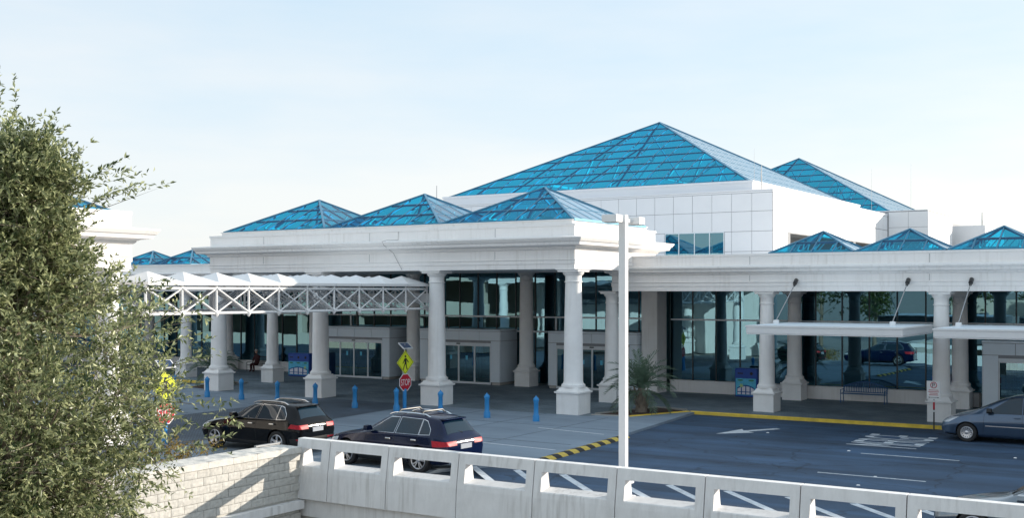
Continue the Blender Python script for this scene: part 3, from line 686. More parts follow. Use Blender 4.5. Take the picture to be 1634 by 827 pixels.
# ------------------------------------------------------------------ covered walkway across the road
cw = thing('walkway_canopy', (-34.85, 34, 0), 'white space-frame canopy of little pyramids spanning the road to the portico', 'canopy')
NY = [26.5 + 1.64 * k for k in range(11)]; X0, X1 = -32.0, -37.7; NX = [X0, X0 - 1.9, X0 - 3.8, X1]
zt, zb_, zr = 5.40, 4.42, 5.52
for x in NX:
    near = x in (X0, X1)
    MB().tube([(x, NY[0], zt), (x, NY[-1], zt)], 0.05).build('top_chord', 'white_paint', cw, smooth=True)
    MB().tube([(x, NY[0], zb_ + 0.06), (x, NY[-1], zb_ + 0.06)], 0.05).build('bottom_chord', 'white_paint', cw, smooth=True)
    for k, y in enumerate(NY):
        MB().tube([(x, y, zb_), (x, y, zr)], 0.045, 8).lathe(x, y, [(0.02, zb_ - 0.1), (0.085, zb_), (0.085, zb_ + 0.1), (0.04, zb_ + 0.2)], 8).build('post', 'white_paint', cw, smooth=True)
        if k < len(NY) - 1:
            MB().tube([(x, y, zb_ + 0.06), (x, NY[k + 1], zt)], 0.032, 6).build('brace', 'white_paint', cw, smooth=True)
            MB().tube([(x + 0.05, y, zt), (x + 0.05, NY[k + 1], zb_ + 0.06)], 0.032, 6).build('brace', 'white_paint', cw, smooth=True)
for k, y in enumerate(NY):
    for a, b_ in zip(NX[:-1], NX[1:]):
        MB().tube([(a, y, zt), (b_, y, zt)], 0.04, 6).tube([(a, y, zb_ + 0.06), (b_, y, zb_ + 0.06)], 0.04, 6).build('cross_tie', 'white_paint', cw, smooth=True)
        MB().tube([(a, y, zb_ + 0.06), (b_, y, zt)], 0.028, 6).build('brace', 'white_paint', cw, smooth=True)
for k in range(len(NY) - 1):
    for a, b_ in zip(NX[:-1], NX[1:]):
        y0, y1 = NY[k] + 0.01, NY[k + 1] - 0.01; a_, c_ = a - 0.01 + (0.14 if a == X0 else 0), b_ + 0.01 - (0.14 if b_ == X1 else 0)
        q = MB(); cxm, cym = (a_ + c_) / 2, (y0 + y1) / 2
        q.add([(a_, y0, zr), (a_, y1, zr), (c_, y1, zr), (c_, y0, zr), (a_, y0, zr + 0.11), (a_, y1, zr + 0.11), (c_, y1, zr + 0.11), (c_, y0, zr + 0.11), (cxm, cym, 6.02)],
              [(0, 1, 2, 3), (0, 1, 5, 4), (1, 2, 6, 5), (2, 3, 7, 6), (3, 0, 4, 7), (4, 5, 8), (5, 6, 8), (6, 7, 8), (7, 4, 8)])
        q.build('roof_pyramid', 'white_paint', cw)
MB().box(-37.6, 42.95, 4.75, -31.75, 43.2, 5.2).build('end_beam', 'white_paint', cw)

# ------------------------------------------------------------------ concrete parapet and block wall
pp = thing('concrete_parapet', (-9, 22.7, -1), 'long pale concrete parapet with rectangular openings beside the road', 'wall')
def yf(z): return 22.60 + (z - 0.464) * (0.15 if z > 0.464 else 0.06)
def seg(x0, x1, z0, z1, m, back=23.06):
    zsx = [z0] + ([0.464] if z0 < 0.464 < z1 else []) + [z1]
    prof = [(yf(z), z) for z in zsx] + [(back if z1 <= 0.99 else 22.97, z1), (back, z0)]
    m.loft([[(x, p[0], p[1]) for p in prof] for x in (x0, x1)])
jx = [-21.29, -20.12, -18.16, -15.97, -13.80, -11.64, -9.52, -7.44, -5.33, -3.18, -1.0, 1.2, 3.4]
for a, b_ in zip(jx[:-1], jx[1:]):
    a += 0.012; b_ -= 0.012; m = MB(); w = b_ - a
    s0, s1 = (a + 0.25, b_ - 0.27) if w < 1.5 else (a + 0.20, b_ - 0.20)
    seg(a, b_, 1.073, 1.327, m); seg(a, b_, -0.263, 0.591, m)
    # sloping sill
    m.loft([[(x, yf(0.591), 0.591), (x, yf(0.591) + 0.02, 0.615), (x, 23.05, 0.675), (x, 23.05, 0.591)] for x in (a + 0.003, b_ - 0.003)])
    seg(a, s0, 0.591, 1.073, m); seg(s1, b_, 0.591, 1.073, m)
    # chamfer wedges at the right end of the sill
    m.build('panel', 'conc', pp)
MB().box(-21.36, 22.78, -3.2, 8, 23.04, -0.23).build('girder', 'beam', pp)
MB().box(-21.3, 22.7, -0.75, 8, 22.78, -0.285).build('girder_band', 'conc', pp)
for a in jx[1:]: MB().box(a - 0.011, 22.78, -0.22, a + 0.011, 22.9, 1.3).build('joint_filler', 'darksteel', pp)

bw = thing('block_wall', (-21.5, 17, -3.2), 'sunlit tan split-face block wall meeting the end of the concrete parapet', 'wall')
XF = -21.09
MB().box(-21.9, 6, -3.2, XF - 0.05, 22.62, 0.96).build('core', 'mortar', bw)
variants = []
def block_mesh(L, Hh):
    nx, nz = 6, 4; v = []; f = []
    for k in range(nz + 1):
        for i in range(nx + 1):
            e = (0 < i < nx) and (0 < k < nz)
            v.append((random.uniform(0.0, 0.012) if e else random.uniform(-0.003, 0.003), -L / 2 + L * i / nx, Hh * k / nz))
    for k in range(nz):
        for i in range(nx): f.append((k * (nx + 1) + i, k * (nx + 1) + i + 1, (k + 1) * (nx + 1) + i + 1, (k + 1) * (nx + 1) + i))
    b0 = len(v); v += [(-0.06, -L / 2, 0), (-0.06, L / 2, 0), (-0.06, L / 2, Hh), (-0.06, -L / 2, Hh)]
    f += [tuple([b0 + 1, b0] + list(range(0, nx + 1))), tuple([b0 + 3, b0 + 2] + [nz * (nx + 1) + i for i in reversed(range(nx + 1))]),
          tuple([b0, b0 + 3] + [k * (nx + 1) for k in reversed(range(nz + 1))]), tuple([b0 + 2, b0 + 1] + [k * (nx + 1) + nx for k in range(nz + 1)])]
    me = bpy.data.meshes.new('block'); me.from_pydata(v, [], f); me.materials.append(M['cmu']); return me
for _ in range(8): variants.append(block_mesh(0.39, 0.19))
for c in range(12):
    z = 0.765 - 0.2 * c
    if -0.56 < z < -0.26: continue
    for i in range(32):
        y = 22.42 - 0.4 * i - (0.2 if c % 2 else 0)
        if y < 10.5: continue
        link('block', random.choice(variants), bw, (XF + random.uniform(-0.004, 0.004), y, z))
tag(MB().box(XF - 0.06, 6, -0.52, XF + 0.15, 22.6, -0.30).build('ledge', 'conc', bw))
for i in range(20):
    y1 = 22.61 - 0.82 * i; y0 = y1 - 0.812; m = MB(); nx, ny = 8, 7; rows_ = []
    for a in range(nx + 1):
        for b_ in range(ny + 1):
            e = 0 < a < nx and 0 < b_ < ny
            m.v.append((-22.0 + 0.955 * a / nx, y0 + (y1 - y0) * b_ / ny, 1.12 + (random.uniform(0, 0.028) if e else 0)))
    for a in range(nx):
        for b_ in range(ny): m.f.append((a * (ny + 1) + b_, (a + 1) * (ny + 1) + b_, (a + 1) * (ny + 1) + b_ + 1, a * (ny + 1) + b_ + 1))
    m.box(-22.0, y0, 0.965, -21.045, y1, 1.12); m.build('coping_stone', 'coping', bw, flip=False)
MB().box(-21.9, 21.7, 1.148, -21.82, 22.6, 1.19).build('metal_strip', 'steel', bw)

# ------------------------------------------------------------------ lamp post, bollards, signs, bins, bench
lp = thing('lamp_post', (-13.29, 26.3, AZ), 'tall square white lamp post with two box heads behind the parapet', 'street lamp')
MB().cbox(-13.385, 26.2, AZ + 0.1, -13.195, 26.39, 7.28, 0.012).build('pole', 'white_paint', lp)
MB().cbox(-13.55, 26.05, AZ, -13.03, 26.54, AZ + 0.1, 0.02).build('base_plate', 'conc', lp)
for y in (25.48, 26.78):
    hd = MB().cbox(-13.5, y, 7.06, -13.08, y + 0.36, 7.25, 0.015).build('lamp_head', 'white_paint', lp)
    MB().box(-13.44, y + 0.05, 7.04, -13.14, y + 0.31, 7.061).build('lens', 'head', hd)
    ya, yb = (y + 0.36, 26.2) if y < 26 else (26.39, y)
    MB().box(-13.33, ya, 7.1, -13.25, yb, 7.18).build('arm', 'white_paint', lp)
MB().cbox(-13.19, 26.15, 0.35, -13.0, 26.35, 0.6, 0.02).build('junction_box', 'white_paint', lp)

bo = thing('bollard', (0, 0, 0), 'blue cast bollard in the row between crossing and portico columns', 'bollard', 'blue bollards lining the crossing')
MB().lathe(0, 0, [(0.14, 0.0), (0.14, 0.22), (0.115, 0.26), (0.10, 0.30), (0.095, 0.74), (0.105, 0.76), (0.105, 0.80), (0.09, 0.82)], 18).build('body', 'blue', bo, smooth=True)
MB().lathe(0, 0, [(0.115, 0.82), (0.125, 0.86), (0.12, 0.91), (0.08, 0.97), (0.03, 1.0), (0.03, 1.02), (0.008, 1.05)], 18).build('cap', 'blue', bo, smooth=True)
for i in range(10):
    o = bo if i == 0 else copy_tree(bo)
    o.location = (-23.87 - 2.42 * i, 39.4 + 0.028 * i, 0.0); o.rotation_euler = (random.gauss(0, 0.006), random.gauss(0, 0.006), 0)
    if i == 3: o['label'] = 'blue cast bollard standing right beside the stop sign post'


def ngon(n, r, rot=0): return [(r * math.cos(2 * math.pi * i / n + rot), r * math.sin(2 * math.pi * i / n + rot)) for i in range(n)]
def plate(name, pts, d0, d1, mat, parent, dy=0, dz=0):
    """flat plate in the local XZ plane, front towards -Y, between depths d0..d1"""
    m = MB(); m.loft([[(p[0] + dy, -d0, p[1] + dz) for p in pts], [(p[0] + dy, -d1, p[1] + dz) for p in pts]]); return m.build(name, mat, parent)
def crossing_sign(loc, rz, label):
    t = thing('crossing_sign', (0, 0, 0), label, 'sign', 'pedestrian crossing signs with stop plates')
    MB().lathe(0, 0, [(0.09, 0), (0.09, 0.95), (0.03, 0.98)], 12).build('post_sleeve', 'blue', t, smooth=True)
    MB().lathe(0, 0, [(0.03, 0.9), (0.03, 2.95)], 8).build('post', 'steel', t)
    s = plate('stop_plate', ngon(8, 0.41, math.pi / 8), 0.035, 0.045, 'signwhite', t, 0, 1.25)
    plate('stop_field', ngon(8, 0.375, math.pi / 8), 0.0452, 0.047, 'signred', s, 0, 1.25)
    me = fit(text_mesh('STOP', 1.0), 0.56, 0.28); me.materials.append(M['signwhite'])
    o = link('lettering', me, s, (0, -0.0485, 1.25)); o.rotation_euler = (R(90), 0, 0)
    d = plate('warning_plate', ngon(4, 0.54), 0.035, 0.045, 'signyellow', t, 0, 2.13)
    K = 'black'
    plate('border', [(0, 0.50), (0.50, 0), (0.475, 0), (0, 0.475)], 0.0452, 0.046, K, d, 0, 2.13); plate('border', [(0, 0.50), (-0.50, 0), (-0.475, 0), (0, 0.475)], 0.0452, 0.046, K, d, 0, 2.13)
    plate('border', [(0, -0.50), (0.50, 0), (0.475, 0), (0, -0.475)], 0.0452, 0.046, K, d, 0, 2.13); plate('border', [(0, -0.50), (-0.50, 0), (-0.475, 0), (0, -0.475)], 0.0452, 0.046, K, d, 0, 2.13)
    f = MB()
    def poly(pts): f.loft([[(p[0], -0.0452, 2.13 + p[1]) for p in pts], [(p[0], -0.047, 2.13 + p[1]) for p in pts]])
    poly([(0.0 + 0.055 * math.cos(a * 0.6283), 0.27 + 0.055 * math.sin(a * 0.6283)) for a in range(10)])
    poly([(-0.06, 0.18), (0.07, 0.2), (0.075, -0.04), (-0.05, -0.04)])
    poly([(-0.05, -0.03), (0.03, -0.03), (-0.06, -0.18), (-0.11, -0.33), (-0.16, -0.33), (-0.10, -0.15)])
    poly([(0.0, -0.03), (0.075, -0.03), (0.09, -0.18), (0.15, -0.32), (0.09, -0.33), (0.03, -0.18)])
    poly([(-0.06, 0.17), (-0.03, 0.12), (-0.12, -0.02), (-0.17, -0.06), (-0.18, -0.03), (-0.14, 0.03)])
    poly([(0.06, 0.19), (0.075, 0.12), (0.13, 0.03), (0.20, -0.02), (0.21, 0.02), (0.16, 0.08)])
    f.build('walking_figure', K, d)
    sp = MB(); sp.bar((-0.20, -0.18, 2.76), (-0.20, 0.12, 2.98), 0.02, 0.03)
    b_ = MB().loft([[(x, -0.2, 2.74), (x, 0.12, 2.98), (x, 0.10, 3.01), (x, -0.22, 2.77)] for x in (-0.30, 0.30)]).build('solar_panel', 'signwhite', t)
    MB().loft([[(x, -0.205, 2.783), (x, 0.08, 2.997), (x, 0.078, 3.0), (x, -0.207, 2.786)] for x in (-0.26, 0.26)]).build('solar_cells', 'solar', b_)
    t.location = loc; t.rotation_euler = (0, 0, rz)
crossing_sign((-31.0, 39.9, 0.0), R(84), 'yellow-green walking figure diamond over red stop plate standing among the blue bollards')
crossing_sign((-29.9, 25.55, 0.0), R(84), 'sunlit yellow-green walking figure diamond over stop plate half hidden by tree leaves')

np_ = thing('no_parking_sign', (-9.72, 45.75, AZ), 'small white no parking sign on a red banded post at the kerb', 'sign')
MB().lathe(-9.72, 45.75, [(0.03, AZ), (0.03, 1.05)], 8).build('post', 'darksteel', np_)
MB().lathe(-9.72, 45.75, [(0.036, 0.72), (0.036, 1.0)], 8).build('post_band', 'signred', np_)
for z in (0.62, 1.0): MB().lathe(-9.72, 45.75, [(0.045, z), (0.045, z + 0.07)], 8).build('post_band', 'signwhite', np_)
MB().box(-9.74, 45.73, 1.05, -9.70, 45.77, 1.8).build('bracket', 'steel', np_)
np_plate = MB().cbox(-9.98, 45.70, 1.12, -9.46, 45.712, 1.82, 0.003).build('sign_plate', 'signwhite', np_)
def ring(cx, cz, r0, r1, y, mat, name, n=24):
    m = MB()
    for i in range(n):
        a, b_ = 2 * math.pi * i / n, 2 * math.pi * (i + 1) / n
        m.add([(cx + r0 * math.cos(a), y, cz + r0 * math.sin(a)), (cx + r1 * math.cos(a), y, cz + r1 * math.sin(a)), (cx + r1 * math.cos(b_), y, cz + r1 * math.sin(b_)), (cx + r0 * math.cos(b_), y, cz + r0 * math.sin(b_))], [(0, 1, 2, 3)])
    return m.build(name, mat, np_plate, flip=False)
me = fit(text_mesh('P', 1.0), 0.1, 0.15); me.materials.append(M['black']); o = link('lettering', me, np_plate, (-9.72, 45.697, 1.66)); o.rotation_euler = (R(90), 0, 0)
ring(-9.72, 1.66, 0.10, 0.125, 45.695, 'signred', 'prohibition_ring')
MB().bar((-9.80, 45.694, 1.74), (-9.64, 45.694, 1.58), 0.002, 0.022, (0, 1, 0)).build('prohibition_bar', 'signred', np_plate)
for k, w in enumerate((0.36, 0.40, 0.3, 0.34)): MB().box(-9.72 - w / 2, 45.696, 1.455 - 0.062 * k, -9.72 + w / 2, 45.699, 1.475 - 0.062 * k).build('text_line', 'signred', np_plate)
a_ = MB(); a_.box(-9.88, 45.695, 1.175, -9.56, 45.698, 1.19); a_.add([(-9.92, 45.696, 1.182), (-9.87, 45.696, 1.205), (-9.87, 45.696, 1.16), (-9.52, 45.696, 1.182), (-9.57, 45.696, 1.16), (-9.57, 45.696, 1.205)], [(0, 2, 1), (3, 5, 4)]); a_.build('arrow', 'black', np_plate, flip=False)

def recycling_bin(x, y, w, label):
    t = thing('recycling_bin', (x + w / 2, y, 0.006), label, 'bin'); h = 1.45
    b_ = MB().cbox(x, y, 0.04, x + w, y + 0.7, h, 0.03).build('body', 'binblue', t)
    MB().box(x + 0.06, y + 0.05, 0.006, x + w - 0.06, y + 0.65, 0.04).build('base', 'black', t)
    n = 3 if w > 1.2 else 2
    for i in range(n):
        c = x + w * (i + 0.5) / n
        if i == 0: MB().box(c - 0.14, y - 0.012, h - 0.28, c + 0.14, y - 0.001, h - 0.22).build('slot', 'black', b_)
        else: MB().loft([[(c + 0.08 * math.cos(a * 0.5236), yy, h - 0.25 + 0.08 * math.sin(a * 0.5236)) for a in range(12)] for yy in (y - 0.012, y - 0.001)]).build('slot', 'black', b_)
    z1 = h - 0.5
    ps = MB().box(x + 0.05, y - 0.014, 0.12, x + w - 0.05, y - 0.002, z1).build('poster', 'poster', b_)
    yy = y - 0.016
    def flat(pts, mat, nm='poster_print'):
        q = MB(); q.add([(p[0], yy, p[1]) for p in pts], [tuple(range(len(pts)))]); q.build(nm, mat, ps, flip=False)
    for k in range(2 if w < 1.2 else 3):
        c = x + w * (k + 0.5) / (2 if w < 1.2 else 3); flat([(c + 0.15 * math.cos(a * 0.628), z1 - 0.09 + 0.045 * math.sin(a * 0.628)) for a in range(10)], 'postgreen')
    yy = y - 0.018
    xa, xb = x + 0.12, x + w - 0.12; za = 0.14; zbk = 0.14 + 0.42
    arch = lambda s: za + 0.16 + 0.28 * math.sin(math.pi * (0.15 + 0.7 * s))
    flat([(xa, za)] + [(xb, za)] + [(xa + (xb - xa) * (1 - s / 8), arch(1 - s / 8) + 0.05) for s in range(9)], 'postnavy')
    yy = y - 0.020
    for k in range(4):
        s0, s1 = k / 4 + 0.03, (k + 1) / 4 - 0.03; l0, l1 = xa + (xb - xa) * s0, xa + (xb - xa) * s1
        flat([(l0, za + 0.16), (l1, za + 0.16), (l1, arch(s1) - 0.01), (l0, arch(s0) - 0.01)], 'postwhite'); flat([(l0, za + 0.02), (l1, za + 0.02), (l1, za + 0.12), (l0, za + 0.12)], 'postwhite')
    c = x + w * (0.3 if w < 1.2 else 0.82); yy = y - 0.022
    flat([(c + (0.13 if i % 2 == 0 else 0.06) * math.cos(i * math.pi / 6), z1 - 0.36 + (0.13 if i % 2 == 0 else 0.06) * math.sin(i * math.pi / 6)) for i in range(12)], 'postlime')
    return t
recycling_bin(-20.95, 53.75, 1.15, 'blue recycling bin with a bridge poster beside the right wing columns')
recycling_bin(-49.55, 52.0, 1.75, 'wide blue recycling bin with a bridge poster left of the portico doors')
t = thing('recycling_bin', (-11.1, 54.1, 0.006), 'plain dark blue bin behind the no parking sign', 'bin')
MB().cbox(-11.5, 53.7, 0.006, -10.75, 54.4, 1.3, 0.03).build('body', 'binblue', t); MB().cbox(-11.52, 53.68, 1.3, -10.73, 54.42, 1.42, 0.03).build('lid', 'binblue', t)

def bench(x, y, w, label, mat='benchblue'):
    t = thing('bench', (x + w / 2, y, 0.006), label, 'bench')
    for sx in (x + 0.03, x + w - 0.03):
        MB().tube([(sx, y + 0.02, 0.006), (sx, y + 0.02, 0.62), (sx, y + 0.45, 0.62)], 0.022, 8).build('leg', mat, t); MB().tube([(sx, y + 0.5, 0.006), (sx, y + 0.47, 0.42), (sx, y + 0.56, 0.72)], 0.022, 8).build('leg', mat, t)
    for k in range(6): MB().box(x, y + 0.03 + k * 0.075, 0.42, x + w, y + 0.08 + k * 0.075, 0.445).build('seat_slat', mat, t)
    arc = lambda s: 0.72 + 0.28 * math.sin(math.pi * s)
    MB().tube([(x + w * s / 14, y + 0.53, arc(s / 14)) for s in range(15)], 0.025, 8).build('back_rail', mat, t)
    MB().tube([(x, y + 0.49, 0.5), (x + w, y + 0.49, 0.5)], 0.02, 8).build('back_rail', mat, t)
    for k in range(1, 26): MB().bar((x + w * k / 26, y + 0.49, 0.5), (x + w * k / 26, y + 0.53, arc(k / 26)), 0.03, 0.012, (0, 1, 0)).build('back_slat', mat, t)
    return t
bench(-15.7, 53.75, 2.1, 'blue slatted bench with arched back against the right wing sill')
bench(-54.8, 53.6, 2.1, 'dark slatted bench under the left wing with a seated person', 'black')
# seated person: one skinned body
pe = thing('person', (-54.1, 53.85, 0.006), 'person in dark red clothes and a pale hat seated on the far bench', 'person')
def skin_body(name, verts, edges, rad, mat, parent, root=0):
    me = bpy.data.meshes.new(name); me.from_pydata(verts, edges, []); o = bpy.data.objects.new(name, me); COL.objects.link(o)
    o.modifiers.new('skin', 'SKIN'); 
    for i, r_ in enumerate(rad): me.skin_vertices[0].data[i].radius = (r_, r_)
    me.skin_vertices[0].data[root].use_root = True
    sb = o.modifiers.new('sub', 'SUBSURF'); sb.levels = 2
    dg = bpy.context.evaluated_depsgraph_get(); m2 = bpy.data.meshes.new_from_object(o.evaluated_get(dg)); bpy.data.objects.remove(o)
    m2.materials.clear(); m2.materials.append(M[mat]); m2.polygons.foreach_set('use_smooth', [True] * len(m2.polygons))
    return link(name, m2, parent, WL[parent])
bv = [(0, 0, .52), (0, .06, .80), (0, .04, 1.0), (0, 0.0, 1.12), (0, -.02, 1.22),
      (-.11, -.05, .50), (-.13, -.42, .50), (-.13, -.40, .10), (-.13, -.54, .04), (.11, -.05, .50), (.13, -.42, .50), (.14, -.38, .10), (.14, -.52, .04),
      (-.19, .02, 1.02), (-.25, -.08, .78), (-.10, -.26, .66), (.19, .02, 1.02), (.25, -.08, .78), (.10, -.26, .66)]
be = [(0, 1), (1, 2), (2, 3), (3, 4), (0, 5), (5, 6), (6, 7), (7, 8), (0, 9), (9, 10), (10, 11), (11, 12), (2, 13), (13, 14), (14, 15), (2, 16), (16, 17), (17, 18)]
body = skin_body('body', bv, be, [.15, .14, .14, .06, .055, .10, .075, .05, .045, .10, .075, .05, .045, .065, .05, .04, .065, .05, .04], 'cloth', pe)
hx, hy_, hz = -54.1, 53.81, 1.33
MB().loft([[(hx + r_ * math.cos(a * 0.449), hy_ + r_ * 1.1 * math.sin(a * 0.449), z) for a in range(14)] for r_, z in ((0.03, hz - 0.12), (0.065, hz - 0.09), (0.082, hz - 0.02), (0.085, hz + 0.04), (0.06, hz + 0.10), (0.02, hz + 0.12))]).build('head', 'skin', pe, smooth=True)
MB().lathe(hx, hy_, [(0.14, hz + 0.05), (0.14, hz + 0.06), (0.09, hz + 0.07), (0.085, hz + 0.14), (0.04, hz + 0.16)], 14).build('hat', 'hat', pe, smooth=True)

# ------------------------------------------------------------------ cars (local x = 0 at the front bumper, +x towards the tail)
def car_cage(st):
    """st rows: x, zbottom, zbelt, zroof, half width low, half width belt, half width roof"""
    bm = bmesh.new(); rings = []
    for (x, zb, zs, zt, wl_, ws, wt) in st:
        zm = zb + (zs - zb) * 0.66
        half = [(0.0, zb), (wl_ * 0.84, zb), (wl_ * 0.945, zb + 0.09), (wl_ * 1.0 + 0.012, zm), (ws, zs), (wt + (ws - wt) * 0.05, zt - 0.045 - (zt - zs) * 0.03), (wt * 0.72, zt - 0.006), (0.0, zt)]
        rings.append([bm.verts.new((x, y, z)) for y, z in half] + [bm.verts.new((x, -y, z)) for y, z in half[-2:0:-1]])
    n = len(rings[0])
    for a, b in zip(rings[:-1], rings[1:]):
        for i in range(n): bm.faces.new((a[i], a[(i + 1) % n], b[(i + 1) % n], b[i]))
    bm.faces.new(rings[0]); bm.faces.new(rings[-1][::-1])
    cl = bm.edges.layers.float.new('crease_edge')
    for r_ in rings:
        pass
    for a, b in zip(rings[:-1], rings[1:]):
        for i in (1, 2, 3, 4, 10, 11, 12, 13):
            e = bm.edges.get((a[i % n], b[i % n]))
            if e: e[cl] = 0.55
        for i in (5, 9):
            e = bm.edges.get((a[i], b[i]))
            if e: e[cl] = 0.35
    bmesh.ops.recalc_face_normals(bm, faces=bm.faces)
    me = bpy.data.meshes.new('cage'); bm.to_mesh(me); bm.free()
    o = bpy.data.objects.new('cage', me); COL.objects.link(o); sb = o.modifiers.new('s', 'SUBSURF'); sb.levels = 3
    dg = bpy.context.evaluated_depsgraph_get(); m2 = bpy.data.meshes.new_from_object(o.evaluated_get(dg))
    bpy.data.objects.remove(o)
    return m2

def patch(name, src, eps, planes, mat, parent, smooth=True):
    """piece of the (slightly inflated) body skin bounded by planes (point, outward normal)"""
    bm = bmesh.new(); bm.from_mesh(src); bm.normal_update()
    for v, nrm in [(v, v.normal.copy()) for v in bm.verts]: v.co += nrm * eps
    for co, no in planes:
        bmesh.ops.bisect_plane(bm, geom=bm.verts[:] + bm.edges[:] + bm.faces[:], plane_co=co, plane_no=no, clear_outer=True)
        if not bm.faces: bm.free(); return None
    me = bpy.data.meshes.new(name); bm.to_mesh(me); bm.free(); me.materials.append(M[mat])
    me.polygons.foreach_set('use_smooth', [True] * len(me.polygons))
    return link(name, me, parent, WL[parent])

def side_poly(pts, side, ymin=0.3):
    """planes for a convex polygon in side view (x,z), ccw; side = +1/-1"""
    pl = [((0, side * ymin, 0), (0, -side, 0))]
    for a, b in zip(pts, pts[1:] + pts[:1]): pl.append(((a[0], 0, a[1]), (b[1] - a[1], 0, -(b[0] - a[0]))))
    return pl
def top_poly(pts, zmin):
    pl = [((0, 0, zmin), (0, 0, -1))]
    for a, b in zip(pts, pts[1:] + pts[:1]): pl.append(((a[0], a[1], 0), (b[1] - a[1], -(b[0] - a[0]), 0)))
    return pl

def wheel(parent, x, side, w_half, r, rim_r, spokes, style):
    """tyre (part) with rim and spokes (sub-parts); side -1 faces local -y"""
    c = Vector((x, side * (w_half - 0.115), r)); o_ = Vector(WL[parent])
    def ringy(prof, seg, nm, mat, par):
        m = MB(); m.loft([[(c.x + rr * math.cos(2 * math.pi * i / seg), c.y + side * d, c.z + rr * math.sin(2 * math.pi * i / seg)) for i in range(seg)] for rr, d in prof], caps=False)
        m.v = [tuple(Vector(v) + o_) for v in m.v]; return m.build(nm, mat, par, smooth=True)
    t = ringy([(rim_r, -0.11), (r - 0.03, -0.115), (r, -0.09), (r, 0.09), (r - 0.03, 0.115), (rim_r + 0.01, 0.112), (rim_r, 0.10), (rim_r - 0.01, 0.02), (0.05, 0.0)], 40, 'wheel', 'tyre', parent)
    ringy([(rim_r + 0.004, 0.104), (rim_r - 0.012, 0.118), (rim_r - 0.03, 0.106), (rim_r - 0.035, 0.05)], 40, 'rim', 'rim', t)
    for k in range(spokes):
        a = 2 * math.pi * k / spokes + 0.2
        for da in ((-0.10, 0.10) if style == 'twin' else (0.0,)):
            u = Vector((math.cos(a + da), 0, math.sin(a + da))); v = Vector((math.cos(a + da * 2.2), 0, math.sin(a + da * 2.2)))
            m = MB(); w = {'twin': 0.032, 'wide': 0.075, 'hub': 0.05}[style]
            m.bar(c + o_ + u * 0.04 + Vector((0, side * 0.085, 0)), c + o_ + v * (rim_r - 0.02) + Vector((0, side * 0.105, 0)), w, 0.03, (0, side, 0))
            m.build('spoke', 'rim', t)
    ringy([(0.075, 0.06), (0.07, 0.105), (0.04, 0.115), (0.001, 0.116)], 16, 'hub_cap', 'rim', t)
    return t

